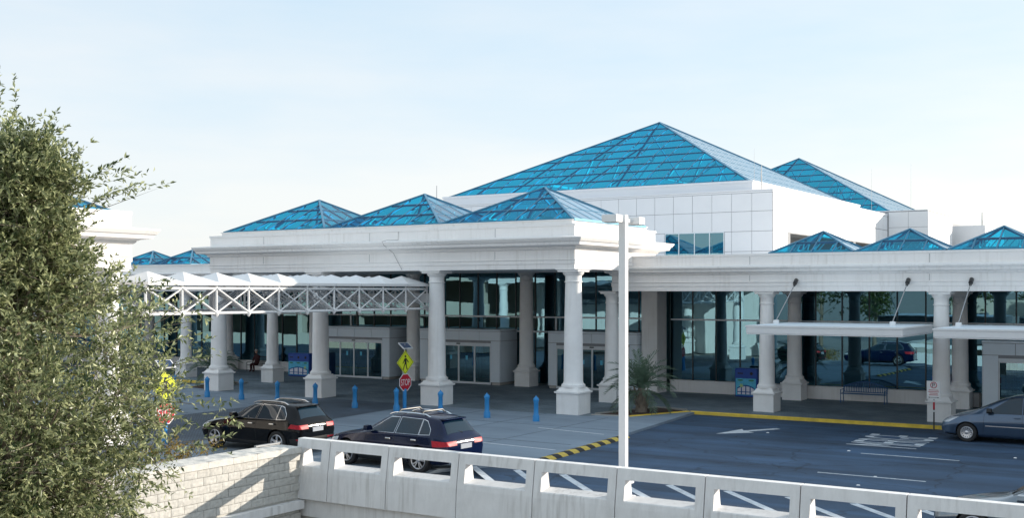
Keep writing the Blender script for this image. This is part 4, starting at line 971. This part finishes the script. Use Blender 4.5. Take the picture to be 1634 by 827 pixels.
def make_car(label, cat_name, st, wheels_x, r, rim_r, whalf, paint, windows, wind, rear, tails, heads, seams, spokes, style, name, rails=None, chrome=True, extra=None, handles=()):
    t = thing(name, (0, 0, 0), label, 'car' if cat_name is None else cat_name, None)
    base = car_cage(st); L = st[-1][0]
    # body with real wheel wells
    bo_ = bpy.data.objects.new('tmp', base); COL.objects.link(bo_); cut = MB()
    for x in wheels_x:
        for s in (-1, 1):
            seg = 28; rr = r + 0.055
            cut.loft([[(x + rr * math.cos(2 * math.pi * i / seg), s * d, r + 0.01 + rr * math.sin(2 * math.pi * i / seg)) for i in range(seg)] for d in (whalf - 0.32, whalf + 0.4)])
    co = cut.build('cut', 'trimblack'); md = bo_.modifiers.new('b', 'BOOLEAN'); md.operation = 'DIFFERENCE'; md.object = co; md.solver = 'EXACT'
    dg = bpy.context.evaluated_depsgraph_get(); me = bpy.data.meshes.new_from_object(bo_.evaluated_get(dg))
    bpy.data.objects.remove(bo_); bpy.data.objects.remove(co)
    me.materials.clear(); me.materials.append(M[paint]); me.materials.append(M['trimblack'])
    for p in me.polygons:
        p.use_smooth = True; p.material_index = 0
        c = p.center
        if c.z < 0.26 and abs(p.normal.z) > 0.5: p.material_index = 1
        for x in wheels_x:
            if math.hypot(c.x - x, c.z - r - 0.01) < r + 0.045 and abs(c.y) < whalf - 0.02: p.material_index = 1
    me.set_sharp_from_angle(angle=R(35))
    body = link('body', me, t, (0, 0, 0))
    for s in (-1, 1):
        for nm, pts in windows:
            if chrome:
                c = Vector((sum(p[0] for p in pts) / len(pts), sum(p[1] for p in pts) / len(pts)))
                big = []
                for p in pts:
                    d = Vector(p) - c; big.append(tuple(Vector(p) + d.normalized() * 0.020))
                patch('window_trim', base, 0.004, side_poly(big, s), 'chrome' if chrome is True else chrome, body)
            patch(nm, base, 0.008, side_poly(pts, s), 'carglass', body)
        for pts in heads: patch('headlight', base, 0.006, side_poly(pts, s, 0.42), 'head', body)
        for pts, y0 in tails: patch('tail_light', base, 0.008, side_poly(pts, s, y0), 'tail', body)
        for x0, z0, x1, z1 in seams:
            d = Vector((x1 - x0, z1 - z0)).normalized() * 0.005; q = [(x0 + d.y, z0 - d.x), (x1 + d.y, z1 - d.x), (x1 - d.y, z1 + d.x), (x0 - d.y, z0 + d.x)]
            patch('door_seam', base, 0.002, side_poly(q, s, 0.5), 'trimblack', body)
        # sill cladding and arch lips
        patch('sill_trim', base, 0.006, side_poly([(wheels_x[0] + r + 0.06, 0.0), (wheels_x[1] - r - 0.06, 0.0), (wheels_x[1] - r - 0.06, 0.37), (wheels_x[0] + r + 0.06, 0.37)], s, 0.6), 'trimblack' if chrome is True else paint, body)
        for x in wheels_x:
            wheel(t, x, s, whalf, r, rim_r, spokes, style)
        mxp = wind[0][0] + 0.42
        mir = MB(); hx_ = windows[0][1]
        mz = hx_[0][1] + 0.03; mxx = hx_[0][0] + 0.10
        mir.loft([[(mxx + dx, s * (whalf - 0.04 + dy), mz + dz) for dy, dz in ((-0.02, 0.0), (0.2, 0.0), (0.23, 0.05), (0.21, 0.14), (0.05, 0.15), (-0.02, 0.08))] for dx in (-0.05, 0.10)])
        mir.build('mirror', paint if cat_name != 'van' else 'trimblack', t, smooth=True)
        for hx2, hz2 in handles:
            y = s * (whalf + 0.0)
            MB().cbox(hx2, min(y, y + s * 0.035) - 0.03, hz2, hx2 + 0.2, max(y, y + s * 0.035) - 0.0, hz2 + 0.035, 0.01).build('door_handle', 'chrome' if chrome is True else paint, t)
        if rails:
            xa, xb, yr, zr_, arch_ = rails
            MB().tube([(xa, s * yr, zr_ - 0.05)] + [(xa + (xb - xa) * k / 8, s * yr * (1 - 0.03 * (k / 8)), zr_ + arch_ * math.sin(math.pi * k / 8)) for k in range(1, 8)] + [(xb, s * yr * 0.97, zr_ - 0.07)], 0.022, 8).build('roof_rail', 'chrome', t, smooth=True)
    patch('windshield', base, 0.006, top_poly(wind, st[5][2] * 1.0), 'carglass', body)
    patch('rear_window', base, 0.006, top_poly(rear[0], rear[1]), 'carglass', body)
    if extra: extra(t, body, base)
    return t

SUV1 = [(0.0, 0.42, 0.60, 0.70, 0.62, 0.60, 0.50), (0.10, 0.30, 0.66, 0.82, 0.80, 0.78, 0.66), (0.32, 0.24, 0.80, 0.93, 0.90, 0.86, 0.72), (0.9, 0.22, 0.94, 1.03, 0.945, 0.90, 0.74),
        (1.42, 0.22, 1.01, 1.10, 0.945, 0.91, 0.74), (1.62, 0.22, 1.03, 1.19, 0.945, 0.91, 0.70), (2.30, 0.22, 1.05, 1.585, 0.945, 0.915, 0.60), (2.85, 0.22, 1.06, 1.655, 0.945, 0.915, 0.61),
        (3.45, 0.22, 1.07, 1.645, 0.945, 0.91, 0.60), (4.0, 0.24, 1.08, 1.585, 0.945, 0.90, 0.58), (4.22, 0.26, 1.08, 1.53, 0.94, 0.89, 0.56), (4.48, 0.30, 1.04, 1.14, 0.92, 0.86, 0.66), (4.60, 0.34, 0.96, 1.03, 0.88, 0.82, 0.66), (4.66, 0.40, 0.74, 0.80, 0.78, 0.76, 0.60)]
def extra_suv(t, body, base):
    L = 4.66
    MB().cbox(4.0, -0.49, 1.50, 4.30, 0.49, 1.535, 0.015).build('spoiler', M_now['paint'], t)
    MB().cbox(4.60, -0.26, 0.72, 4.665, 0.26, 0.86, 0.01).build('number_plate', 'plate', t)
    patch('rear_bumper', base, 0.007, side_poly([(4.25, 0.2), (4.8, 0.2), (4.8, 0.56), (4.25, 0.52)], 1, -2), 'trimblack', body)
    patch('reflector_strip', base, 0.010, side_poly([(4.5, 0.47), (4.8, 0.47), (4.8, 0.52), (4.5, 0.52)], 1, 0.45), 'tail', body); patch('reflector_strip', base, 0.010, side_poly([(4.5, 0.47), (4.8, 0.47), (4.8, 0.52), (4.5, 0.52)], -1, 0.45), 'tail', body)
    MB().bar((4.47, 0.05, 1.15), (4.36, -0.25, 1.27), 0.025, 0.02).build('rear_wiper', 'trimblack', t)
    patch('sunroof', base, 0.006, top_poly([(2.45, -0.45), (3.75, -0.45), (3.75, 0.45), (2.45, 0.45)], 1.4), 'carglass', body)
    for s in (-1, 1): MB().cbox(4.55, s * 0.55 - 0.12, 0.33, 4.66, s * 0.55 + 0.12, 0.42, 0.02).build('exhaust_tip', 'chrome', t)
    if M_now.get('bars'):
        for x in (2.55, 3.45): MB().tube([(x, -0.6, 1.70), (x, -0.4, 1.755), (x, 0.4, 1.755), (x, 0.6, 1.70)], 0.025, 8).build('roof_bar', 'darksteel', t, smooth=True)
M_now = {'paint': 'paintblack'}
w1 = [('window', [(1.72, 1.09), (2.72, 1.10), (2.78, 1.545), (2.42, 1.525)]), ('window', [(2.80, 1.10), (3.62, 1.11), (3.62, 1.53), (2.86, 1.55)]), ('window', [(3.66, 1.11), (4.02, 1.13), (3.98, 1.28), (3.80, 1.48), (3.66, 1.525)])]
car1 = make_car('glossy black SUV waiting by the block wall, tail lamps deep red', None, SUV1, (0.88, 3.70), 0.37, 0.255, 0.945, 'paintblack', w1,
                [(1.66, -0.66), (2.24, -0.555), (2.24, 0.555), (1.66, 0.66)], ([(4.235, -0.5), (4.47, -0.62), (4.47, 0.62), (4.235, 0.5)], 1.12),
                [([(4.20, 0.86), (4.75, 0.82), (4.75, 0.95), (4.30, 0.99)], 0.44)], [[(0.05, 0.66), (0.5, 0.72), (0.56, 0.84), (0.12, 0.76)]],
                [(1.62, 0.40, 1.66, 1.06), (2.76, 0.36, 2.76, 1.08), (3.40, 0.75, 3.66, 1.08)], 5, 'wide', 'parked_car', rails=(2.3, 3.85, 0.50, 1.615, 0.03), extra=extra_suv, handles=((2.48, 0.93), (3.42, 0.95)))
SUV2 = [(x * 1.055, zb, zs + 0.01, zt + (0.03 if zt > 1.4 else 0.0), a, b, c) for (x, zb, zs, zt, a, b, c) in SUV1]
M_now = {'paint': 'paintblue', 'bars': True}
sc_ = lambda P: [(p[0] * 1.055, p[1] + 0.01) for p in P]
car2 = make_car('dark navy SUV with roof bars behind the concrete parapet, five-twin-spoke wheels', None, SUV2, (0.95, 3.86), 0.38, 0.27, 0.945, 'paintblue', [(n_, sc_(p)) for n_, p in w1],
                [(1.75, -0.66), (2.36, -0.555), (2.36, 0.555), (1.75, 0.66)], ([(4.47, -0.5), (4.715, -0.62), (4.715, 0.62), (4.47, 0.5)], 1.13),
                [([(4.42, 0.80), (5.0, 0.84), (5.0, 0.96), (4.36, 0.98)], 0.40)], [[(0.05, 0.66), (0.55, 0.72), (0.6, 0.84), (0.12, 0.76)]],
                [(1.71, 0.40, 1.75, 1.06), (2.91, 0.36, 2.91, 1.08), (3.6, 0.75, 3.86, 1.08)], 5, 'twin', 'parked_car', rails=(2.4, 4.0, 0.50, 1.65, 0.03), extra=lambda t, b, s: None, handles=((2.62, 0.93), (3.62, 0.95)))
def extra2(t, body, base):
    MB().cbox(4.23, -0.49, 1.535, 4.53, 0.49, 1.57, 0.015).build('spoiler', 'paintblue', t)
    MB().cbox(4.86, -0.26, 0.72, 4.925, 0.26, 0.86, 0.01).build('number_plate', 'plate', t)
    MB().cbox(4.82, -0.36, 0.94, 4.90, 0.36, 0.96, 0.008).build('tailgate_trim', 'steel', t)
    MB().bar((4.73, 0.05, 1.16), (4.61, -0.25, 1.28), 0.025, 0.02).build('rear_wiper', 'trimblack', t)
    for x in (2.75, 3.65): MB().tube([(x, -0.5, 1.68), (x, -0.42, 1.74), (x, 0.42, 1.74), (x, 0.5, 1.68)], 0.028, 8).build('roof_bar', 'darksteel', t, smooth=True)
    for s in (-1, 1): MB().cbox(4.80, s * 0.58 - 0.13, 0.34, 4.925, s * 0.58 + 0.13, 0.43, 0.02).build('exhaust_tip', 'chrome', t)
extra2(car2, None, None)

VAN = [(0.0, 0.36, 0.52, 0.62, 0.60, 0.60, 0.48), (0.10, 0.24, 0.62, 0.76, 0.80, 0.78, 0.62), (0.40, 0.20, 0.80, 0.90, 0.92, 0.88, 0.70), (0.85, 0.20, 0.92, 1.02, 0.965, 0.92, 0.74),
       (1.12, 0.20, 0.98, 1.10, 0.97, 0.925, 0.74), (1.35, 0.20, 1.0, 1.20, 0.97, 0.93, 0.72), (2.25, 0.20, 1.04, 1.66, 0.97, 0.935, 0.66), (2.9, 0.20, 1.06, 1.745, 0.97, 0.935, 0.67),
       (3.7, 0.20, 1.07, 1.75, 0.97, 0.93, 0.67), (4.5, 0.22, 1.08, 1.72, 0.97, 0.92, 0.66), (4.86, 0.26, 1.08, 1.64, 0.96, 0.91, 0.64), (5.02, 0.30, 1.04, 1.20, 0.94, 0.89, 0.70), (5.10, 0.34, 0.90, 0.98, 0.88, 0.84, 0.66)]
w3 = [('window', [(1.62, 1.06), (2.78, 1.08), (2.78, 1.63), (2.42, 1.60)]), ('window', [(2.84, 1.08), (3.84, 1.09), (3.84, 1.645), (2.84, 1.635)]), ('window', [(3.90, 1.09), (4.75, 1.12), (4.66, 1.58), (3.90, 1.64)])]
van = make_car('slate blue minivan parked along the kerb of the right wing', 'van', VAN, (0.97, 3.98), 0.335, 0.215, 0.965, 'paintvan', w3,
               [(1.36, -0.70), (2.18, -0.60), (2.18, 0.60), (1.36, 0.70)], ([(4.88, -0.56), (5.01, -0.64), (5.01, 0.64), (4.88, 0.56)], 1.2),
               [([(4.85, 0.85), (5.2, 0.85), (5.2, 1.15), (4.9, 1.15)], 0.5)], [[(0.06, 0.66), (0.35, 0.68), (0.72, 0.90), (0.42, 0.86)]],
               [(1.52, 0.36, 1.56, 1.03), (2.81, 0.34, 2.81, 1.06), (4.0, 0.8, 4.0, 1.06)], 14, 'hub', 'minivan', chrome='trimblack', handles=((2.55, 0.93), (2.90, 0.94)))
for s in (-1, 1):
    MB().box(1.6, s * 0.975 - 0.008, 0.60, 3.6, s * 0.975 + 0.008, 0.625).build('side_moulding', 'rim', van)
SED = [(0.0, 0.34, 0.48, 0.58, 0.60, 0.60, 0.46), (0.10, 0.22, 0.56, 0.68, 0.78, 0.76, 0.6), (0.40, 0.18, 0.70, 0.78, 0.88, 0.84, 0.66), (0.95, 0.18, 0.82, 0.90, 0.915, 0.86, 0.70),
       (1.40, 0.18, 0.88, 0.97, 0.92, 0.87, 0.70), (1.60, 0.18, 0.90, 1.06, 0.92, 0.875, 0.66), (2.35, 0.18, 0.92, 1.40, 0.92, 0.88, 0.56), (2.9, 0.18, 0.93, 1.45, 0.92, 0.88, 0.56),
       (3.4, 0.18, 0.94, 1.40, 0.92, 0.87, 0.55), (4.05, 0.20, 0.95, 1.06, 0.91, 0.85, 0.62), (4.55, 0.24, 0.92, 0.99, 0.88, 0.82, 0.64), (4.75, 0.32, 0.74, 0.80, 0.78, 0.74, 0.58)]
w4 = [('window', [(1.78, 0.96), (2.68, 0.97), (2.72, 1.355), (2.42, 1.335)]), ('window', [(2.76, 0.97), (3.62, 0.98), (3.30, 1.32), (2.80, 1.355)])]
car4 = make_car('silver sedan at the parapet, only hood and windscreen showing', None, SED, (0.92, 3.68), 0.335, 0.24, 0.915, 'paintsilver', w4,
                [(1.66, -0.62), (2.28, -0.52), (2.28, 0.52), (1.66, 0.62)], ([(3.5, -0.5), (3.98, -0.6), (3.98, 0.6), (3.5, 0.5)], 1.0),
                [([(4.45, 0.72), (4.85, 0.72), (4.85, 0.88), (4.5, 0.88)], 0.4)], [[(0.06, 0.58), (0.4, 0.62), (0.6, 0.76), (0.3, 0.72)]],
                [(1.62, 0.36, 1.66, 0.92), (2.74, 0.34, 2.74, 0.95)], 10, 'hub', 'parked_car', chrome='trimblack', handles=((2.45, 0.82),))
for s in (-0.45, 0.12): MB().bar((1.62, s, 1.07), (1.80, s + 0.42, 1.17), 0.02, 0.02).build('wiper', 'trimblack', car4)
def park(t, x, y, z, rz): t.location = (x, y, z); t.rotation_euler = (0, 0, rz)
# near-side front wheel positions give the parking spots
def park_wheel(t, wx, wy, fx, whalf, z, rz):
    c, s = math.cos(rz), math.sin(rz); lx, ly = fx, -whalf
    park(t, wx - (c * lx - s * ly), wy - (s * lx + c * ly), z, rz)
park_wheel(car1, -29.0, 26.90, 0.88, 0.945, 0.006, R(0.5))
park_wheel(car2, -22.86, 26.50, 0.95, 0.945, 0.0, R(-4.0))
park_wheel(van, -8.0, 42.9, 0.97, 0.965, AZ, R(-1.0))
park_wheel(car4, -4.67, 25.75, 0.92, 0.915, AZ, R(-2.0))

# ------------------------------------------------------------------ plants
def leaf_mesh(name, P, D, Ls, Wd, mat, parent, tint):
    """P leaf bases, D unit directions, Ls lengths, Wd widths -> folded rhombic leaves"""
    n = len(P); nr = rng.normal(size=(n, 3)); nr[:, 2] += 0.8
    side = np.cross(D, nr); side /= np.linalg.norm(side, axis=1)[:, None] + 1e-9; up = np.cross(side, D)
    V = np.empty((n, 4, 3)); mid = P + D * (Ls * 0.5)[:, None]
    V[:, 0] = P; V[:, 1] = mid + side * (Wd / 2)[:, None] + up * (Wd * 0.22)[:, None]; V[:, 2] = P + D * Ls[:, None] - up * (Ls * 0.06)[:, None]; V[:, 3] = mid - side * (Wd / 2)[:, None] + up * (Wd * 0.22)[:, None]
    me = bpy.data.meshes.new(name); c = WL[parent]
    V = V.reshape(-1, 3) - np.array(c)
    me.vertices.add(4 * n); me.vertices.foreach_set('co', V.ravel())
    idx = (np.arange(n) * 4)[:, None]; tri = np.concatenate([idx + np.array([0, 1, 2]), idx + np.array([0, 2, 3])], 1).ravel()
    me.loops.add(6 * n); me.loops.foreach_set('vertex_index', tri); me.polygons.add(2 * n)
    me.polygons.foreach_set('loop_start', np.arange(0, 6 * n, 3)); me.update(calc_edges=True)
    at = me.attributes.new('tint', 'FLOAT', 'POINT'); at.data.foreach_set('value', np.repeat(tint, 4))
    me.materials.append(M[mat])
    return link(name, me, parent, c)

def unit(v): return v / (np.linalg.norm(v, axis=-1, keepdims=True) + 1e-9)

def leafy(parent, name, centers, radii, ntw, tl, nl, ll, lw_, mat, outward=0.8, extra_twigs=None, core=None, upw=0.5):
    """twigs spread through clump spheres, leaves along each twig"""
    k = len(centers); w = radii ** 3; ci = rng.choice(k, ntw, p=w / w.sum())
    d = unit(rng.normal(size=(ntw, 3))); rr = radii[ci] * rng.uniform(0.35, 1.0, ntw) ** 0.6
    st = centers[ci] + d * rr[:, None]
    axis = core if core is not None else centers.mean(0)
    td = unit(d * outward + rng.normal(size=(ntw, 3)) * 0.5 + np.array([0, 0, upw]) + unit(st - axis) * 0.4)
    tlen = tl * rng.uniform(0.5, 1.4, ntw)
    if extra_twigs is not None:
        st = np.vstack([st, extra_twigs[0]]); td = np.vstack([td, unit(extra_twigs[1])]); tlen = np.concatenate([tlen, extra_twigs[2]])
    N = len(st); per = np.full(N, nl); per = np.maximum(4, (nl * tlen / tl).astype(int))
    ti = np.repeat(np.arange(N), per); n = len(ti); t_ = rng.uniform(0.05, 1.0, n)
    bend = np.array([0, 0, -0.12])
    P = st[ti] + td[ti] * (tlen[ti] * t_)[:, None] + bend * ((t_ ** 2) * tlen[ti])[:, None]
    D = unit(td[ti] * 0.75 + rng.normal(size=(n, 3)) * 0.62)
    L_ = ll * rng.uniform(0.6, 1.25, n); tint = np.clip(rng.beta(0.9, 1.5, n) + rng.normal(0, 0.12, N)[ti], 0, 1)
    o = leaf_mesh(name, P, D, L_, L_ * lw_ * rng.uniform(0.8, 1.2, n), mat, parent, tint); o['kind'] = 'stuff'
    # twigs
    m = MB(); sel = range(0, N, 2)
    for i in sel: m.add([st[i] - td[i] * 0.1 + [0, 0, 0.004], st[i] - td[i] * 0.1 + [0.005, 0, -0.004], st[i] - td[i] * 0.1 - [0.005, 0, 0.004], st[i] + td[i] * tlen[i] * 0.95 + bend * tlen[i]], [(0, 1, 3), (1, 2, 3), (2, 0, 3)])
    tw = m.build('twigs', 'trunk', parent, flip=False); tw['kind'] = 'stuff'
    return o

def tree(name, label, base, axis_pts, clumps, ntw, tl, nl, ll, lw_, mat, r0, extra=None, group=None):
    t = thing(name, base, label, 'tree', group); A = [Vector(p) for p in axis_pts]
    MB().tube(A, r0, 10, r0 * 0.25).build('trunk', 'trunk', t, smooth=True)
    cs = np.array([c[:3] for c in clumps]); rs = np.array([c[3] for c in clumps])
    for i in range(0, len(clumps), max(1, len(clumps) // 40)):
        c = Vector(clumps[i][:3]); z = max(A[0].z + 0.5, min(c.z - 0.5, A[-1].z)); 
        p = min(A, key=lambda a: abs(a.z - z)); mid = (p + c) / 2 + Vector((0, 0, -0.12)); MB().tube([p, mid, c], r0 * 0.2, 6, r0 * 0.05).build('limb', 'trunk', t, smooth=True)
    leafy(t, 'crown', cs, rs, ntw, tl, nl, ll, lw_, mat, extra_twigs=extra, core=np.array(A[-1]) * 0.3 + cs.mean(0) * 0.7)
    return t

# big tree close on the left
Fv = np.array([-math.sin(R(32.43)), math.cos(R(32.43))]); Rv = np.array([math.cos(R(32.43)), math.sin(R(32.43))])
TX, TY = -9.85, 6.60                                # trunk position in plan
prof = [(z_, r__ * (0.82 if z_ > 4.95 else (0.90 if z_ > 3.95 else 0.84))) for z_, r__ in [(2.0, 0.6), (2.6, 1.0), (3.0, 1.20), (3.4, 1.42), (3.9, 1.60), (4.4, 1.66), (4.8, 1.50), (5.15, 1.05), (5.5, 0.66), (5.8, 0.56), (6.1, 0.45), (6.3, 0.22)]]
clumps = []
for z, r_ in prof:
    nn = int(7 + r_ * 7)
    for q in range(nn):
        a = 2 * math.pi * (q + random.random() * 0.8) / nn + z * 2.1; f = random.uniform(0.55, 0.98); cr = random.uniform(0.14, 0.33) * (0.70 if z > 5.5 else 1.0)
        clumps.append((TX + (r_ * f) * math.cos(a), TY + (r_ * f) * math.sin(a), z + random.uniform(-0.22, 0.22), cr))
    for q in range(7): clumps.append((TX + random.gauss(0, r_ * 0.35), TY + random.gauss(0, r_ * 0.35), z + random.uniform(-0.2, 0.2), random.uniform(0.3, 0.42)))
es, ed, el = [], [], []
for a, z, up, l_, rr in ((0.55, 6.1, 0.55, 0.75, 0.75), (0.60, 6.3, 0.6, 0.9, 0.55), (0.5, 5.3, 0.2, 0.5, 1.2), (0.2, 6.4, 1.8, 0.8, 0.15), (2.6, 6.6, 2.4, 1.0, 0.2), (0.4, 6.3, 1.2, 0.6, 0.4), (0.55, 5.0, 0.45, 0.5, 1.55), (0.5, 4.2, 0.15, 0.45, 1.75), (0.55, 3.85, 0.1, 0.45, 1.7), (0.3, 4.75, 0.3, 0.5, 1.6), (0.7, 4.6, 0.3, 0.5, 1.6), (0.8, 6.2, 0.9, 0.7, 0.5), (0.1, 6.4, 1.5, 0.6, 0.3), (0.5, 6.0, 0.8, 0.7, 0.7)):
    for q in range(3):
        a2 = a + random.gauss(0, 0.12); es.append((TX + rr * math.cos(a2) + random.gauss(0, .04), TY + rr * math.sin(a2) + random.gauss(0, .04), z + random.gauss(0, .05))); ed.append((math.cos(a2), math.sin(a2), up + random.gauss(0, 0.15))); el.append(l_ * random.uniform(0.6, 1.1))
tree('oak_tree', 'olive green small-leaved tree with sunlit crown rising in front of the block wall', (TX, TY, -3.2), [(TX, TY, -3.2), (TX + 0.08, TY, -1), (TX - 0.05, TY + 0.06, 1.5), (TX, TY, 3.5), (TX + 0.05, TY - 0.04, 5.0), (TX, TY, 6.4)],
     clumps, 12500, 0.28, 14, 0.062, 0.36, 'leaf', 0.16, extra=(np.array(es), np.array(ed), np.array(el)))

# trees on the near side of the road, outside the frame: they show in the glass
for i, (x, y, h_) in enumerate(((-27, 7, 8.5), (-33, 3, 9.5), (-40, 6, 8.0), (-21, -3, 8.5), (-15, -6, 8.0), (-48, 3, 9.0))):
    z0 = -0.16 if x < -24 else -3.2
    cl = []
    for q in range(26):
        a = random.random() * 6.28; rr = random.uniform(0.4, 2.4); zz = random.uniform(0.42, 0.95) * h_; cl.append((x + rr * math.cos(a), y + rr * math.sin(a), zz, random.uniform(0.7, 1.1) * (1.1 - 0.4 * abs(zz / h_ - 0.65))))
    tree('roadside_tree', 'broad green tree on the garage side of the road, mirrored in the glass front', (x, y, z0), [(x, y, z0), (x + 0.1, y, 0.3 * h_), (x, y + 0.1, 0.75 * h_)], cl, 700, 0.6, 12, 0.22, 0.5, 'leafgreen', 0.2, group='trees on the garage side of the road')

# golden shrub behind the wall
sh = thing('shrub', (-26.6, 22.6, -0.16), 'low golden shrub behind the block wall', 'shrub')
cl = np.array([(-26.6 + random.gauss(0, 0.55), 22.6 + random.gauss(0, 0.75), random.uniform(0.1, 0.62)) for _ in range(16)])
leafy(sh, 'foliage', cl, np.full(16, 0.3), 420, 0.16, 10, 0.07, 0.45, 'leafgold')

def palm(loc, label, n=44, s=1.0, seed=1):
    rd = random.Random(seed); t = thing('palm', loc, label, 'palm', 'pindo palms in the corner planting beds'); x, y, z = loc
    tr = MB(); tr.lathe(x, y, [(0.26 * s, z), (0.22 * s, z + 0.3), (0.2 * s, z + 0.75 * s), (0.12 * s, z + 1.0 * s)], 12)
    tk = tr.build('trunk', 'trunk', t, smooth=True)
    for k in range(22):                                    # old leaf bases
        a = k * 2.4; zz = z + 0.08 + 0.035 * k * s; MB().bar((x + 0.2 * s * math.cos(a), y + 0.2 * s * math.sin(a), zz), (x + 0.34 * s * math.cos(a), y + 0.34 * s * math.sin(a), zz + 0.3), 0.07, 0.03).build('leaf_base', 'trunk', tk)
    for k in range(n):
        a = k * 2.39996; e = R(78) * (1 - k / n) ** 0.8 + R(5) - (R(28) if k > n * 0.8 else 0); e = max(e, R(-8)); L = s * rd.uniform(1.35, 1.8); pts = []; dirv = Vector((math.cos(a) * math.cos(e), math.sin(a) * math.cos(e), math.sin(e))); p = Vector((x, y, z + 0.9 * s)); ns = 12
        for q in range(ns + 1):
            pts.append(p.copy()); p += dirv * L / ns; dirv = (dirv + Vector((0, 0, -0.085 - 0.010 * q))).normalized()
        m = MB(); m.tube(pts, 0.016 * s, 4, 0.004)
        for q in range(2, ns + 1):
            for h2 in (0, 0.5):
                if q == ns and h2: continue
                c = pts[q].lerp(pts[min(q + 1, ns)], h2); d = (pts[min(q + 1, ns)] - pts[q - 1]).normalized(); sd = d.cross(Vector((0, 0, 1))).normalized(); upv = sd.cross(d)
                ll = s * 0.42 * (1 - abs(q / ns - 0.5) * 0.9)
                for sg in (-1, 1):
                    dr = (sd * sg * 0.75 + d * 0.65 + upv * 0.35 + Vector((rd.gauss(0, .08), rd.gauss(0, .08), rd.gauss(0, .08) - 0.1))).normalized(); tip = c + dr * ll + Vector((0, 0, -0.10 * ll)); md = c + dr * ll * 0.5; wv = d * 0.023
                    m.add([c, md + wv, tip, md - wv], [(0, 1, 2), (0, 2, 3)])
        o = m.build('frond', 'frond', t, flip=False)
        at = o.data.attributes.new('tint', 'FLOAT', 'POINT'); at.data.foreach_set('value', [min(1, max(0, rd.gauss(0.45, 0.12) + 0 * q)) for q in range(len(o.data.vertices))])
    return t
palm((-21.65, 44.55, 0.05), 'grey-green palm with arching fronds in the mulch bed by the yellow kerb corner', s=1.05, seed=3)
palm((-48.05, 44.6, 0.05), 'shaded grey-green palm beyond the left front column of the portico', s=0.95, seed=5)
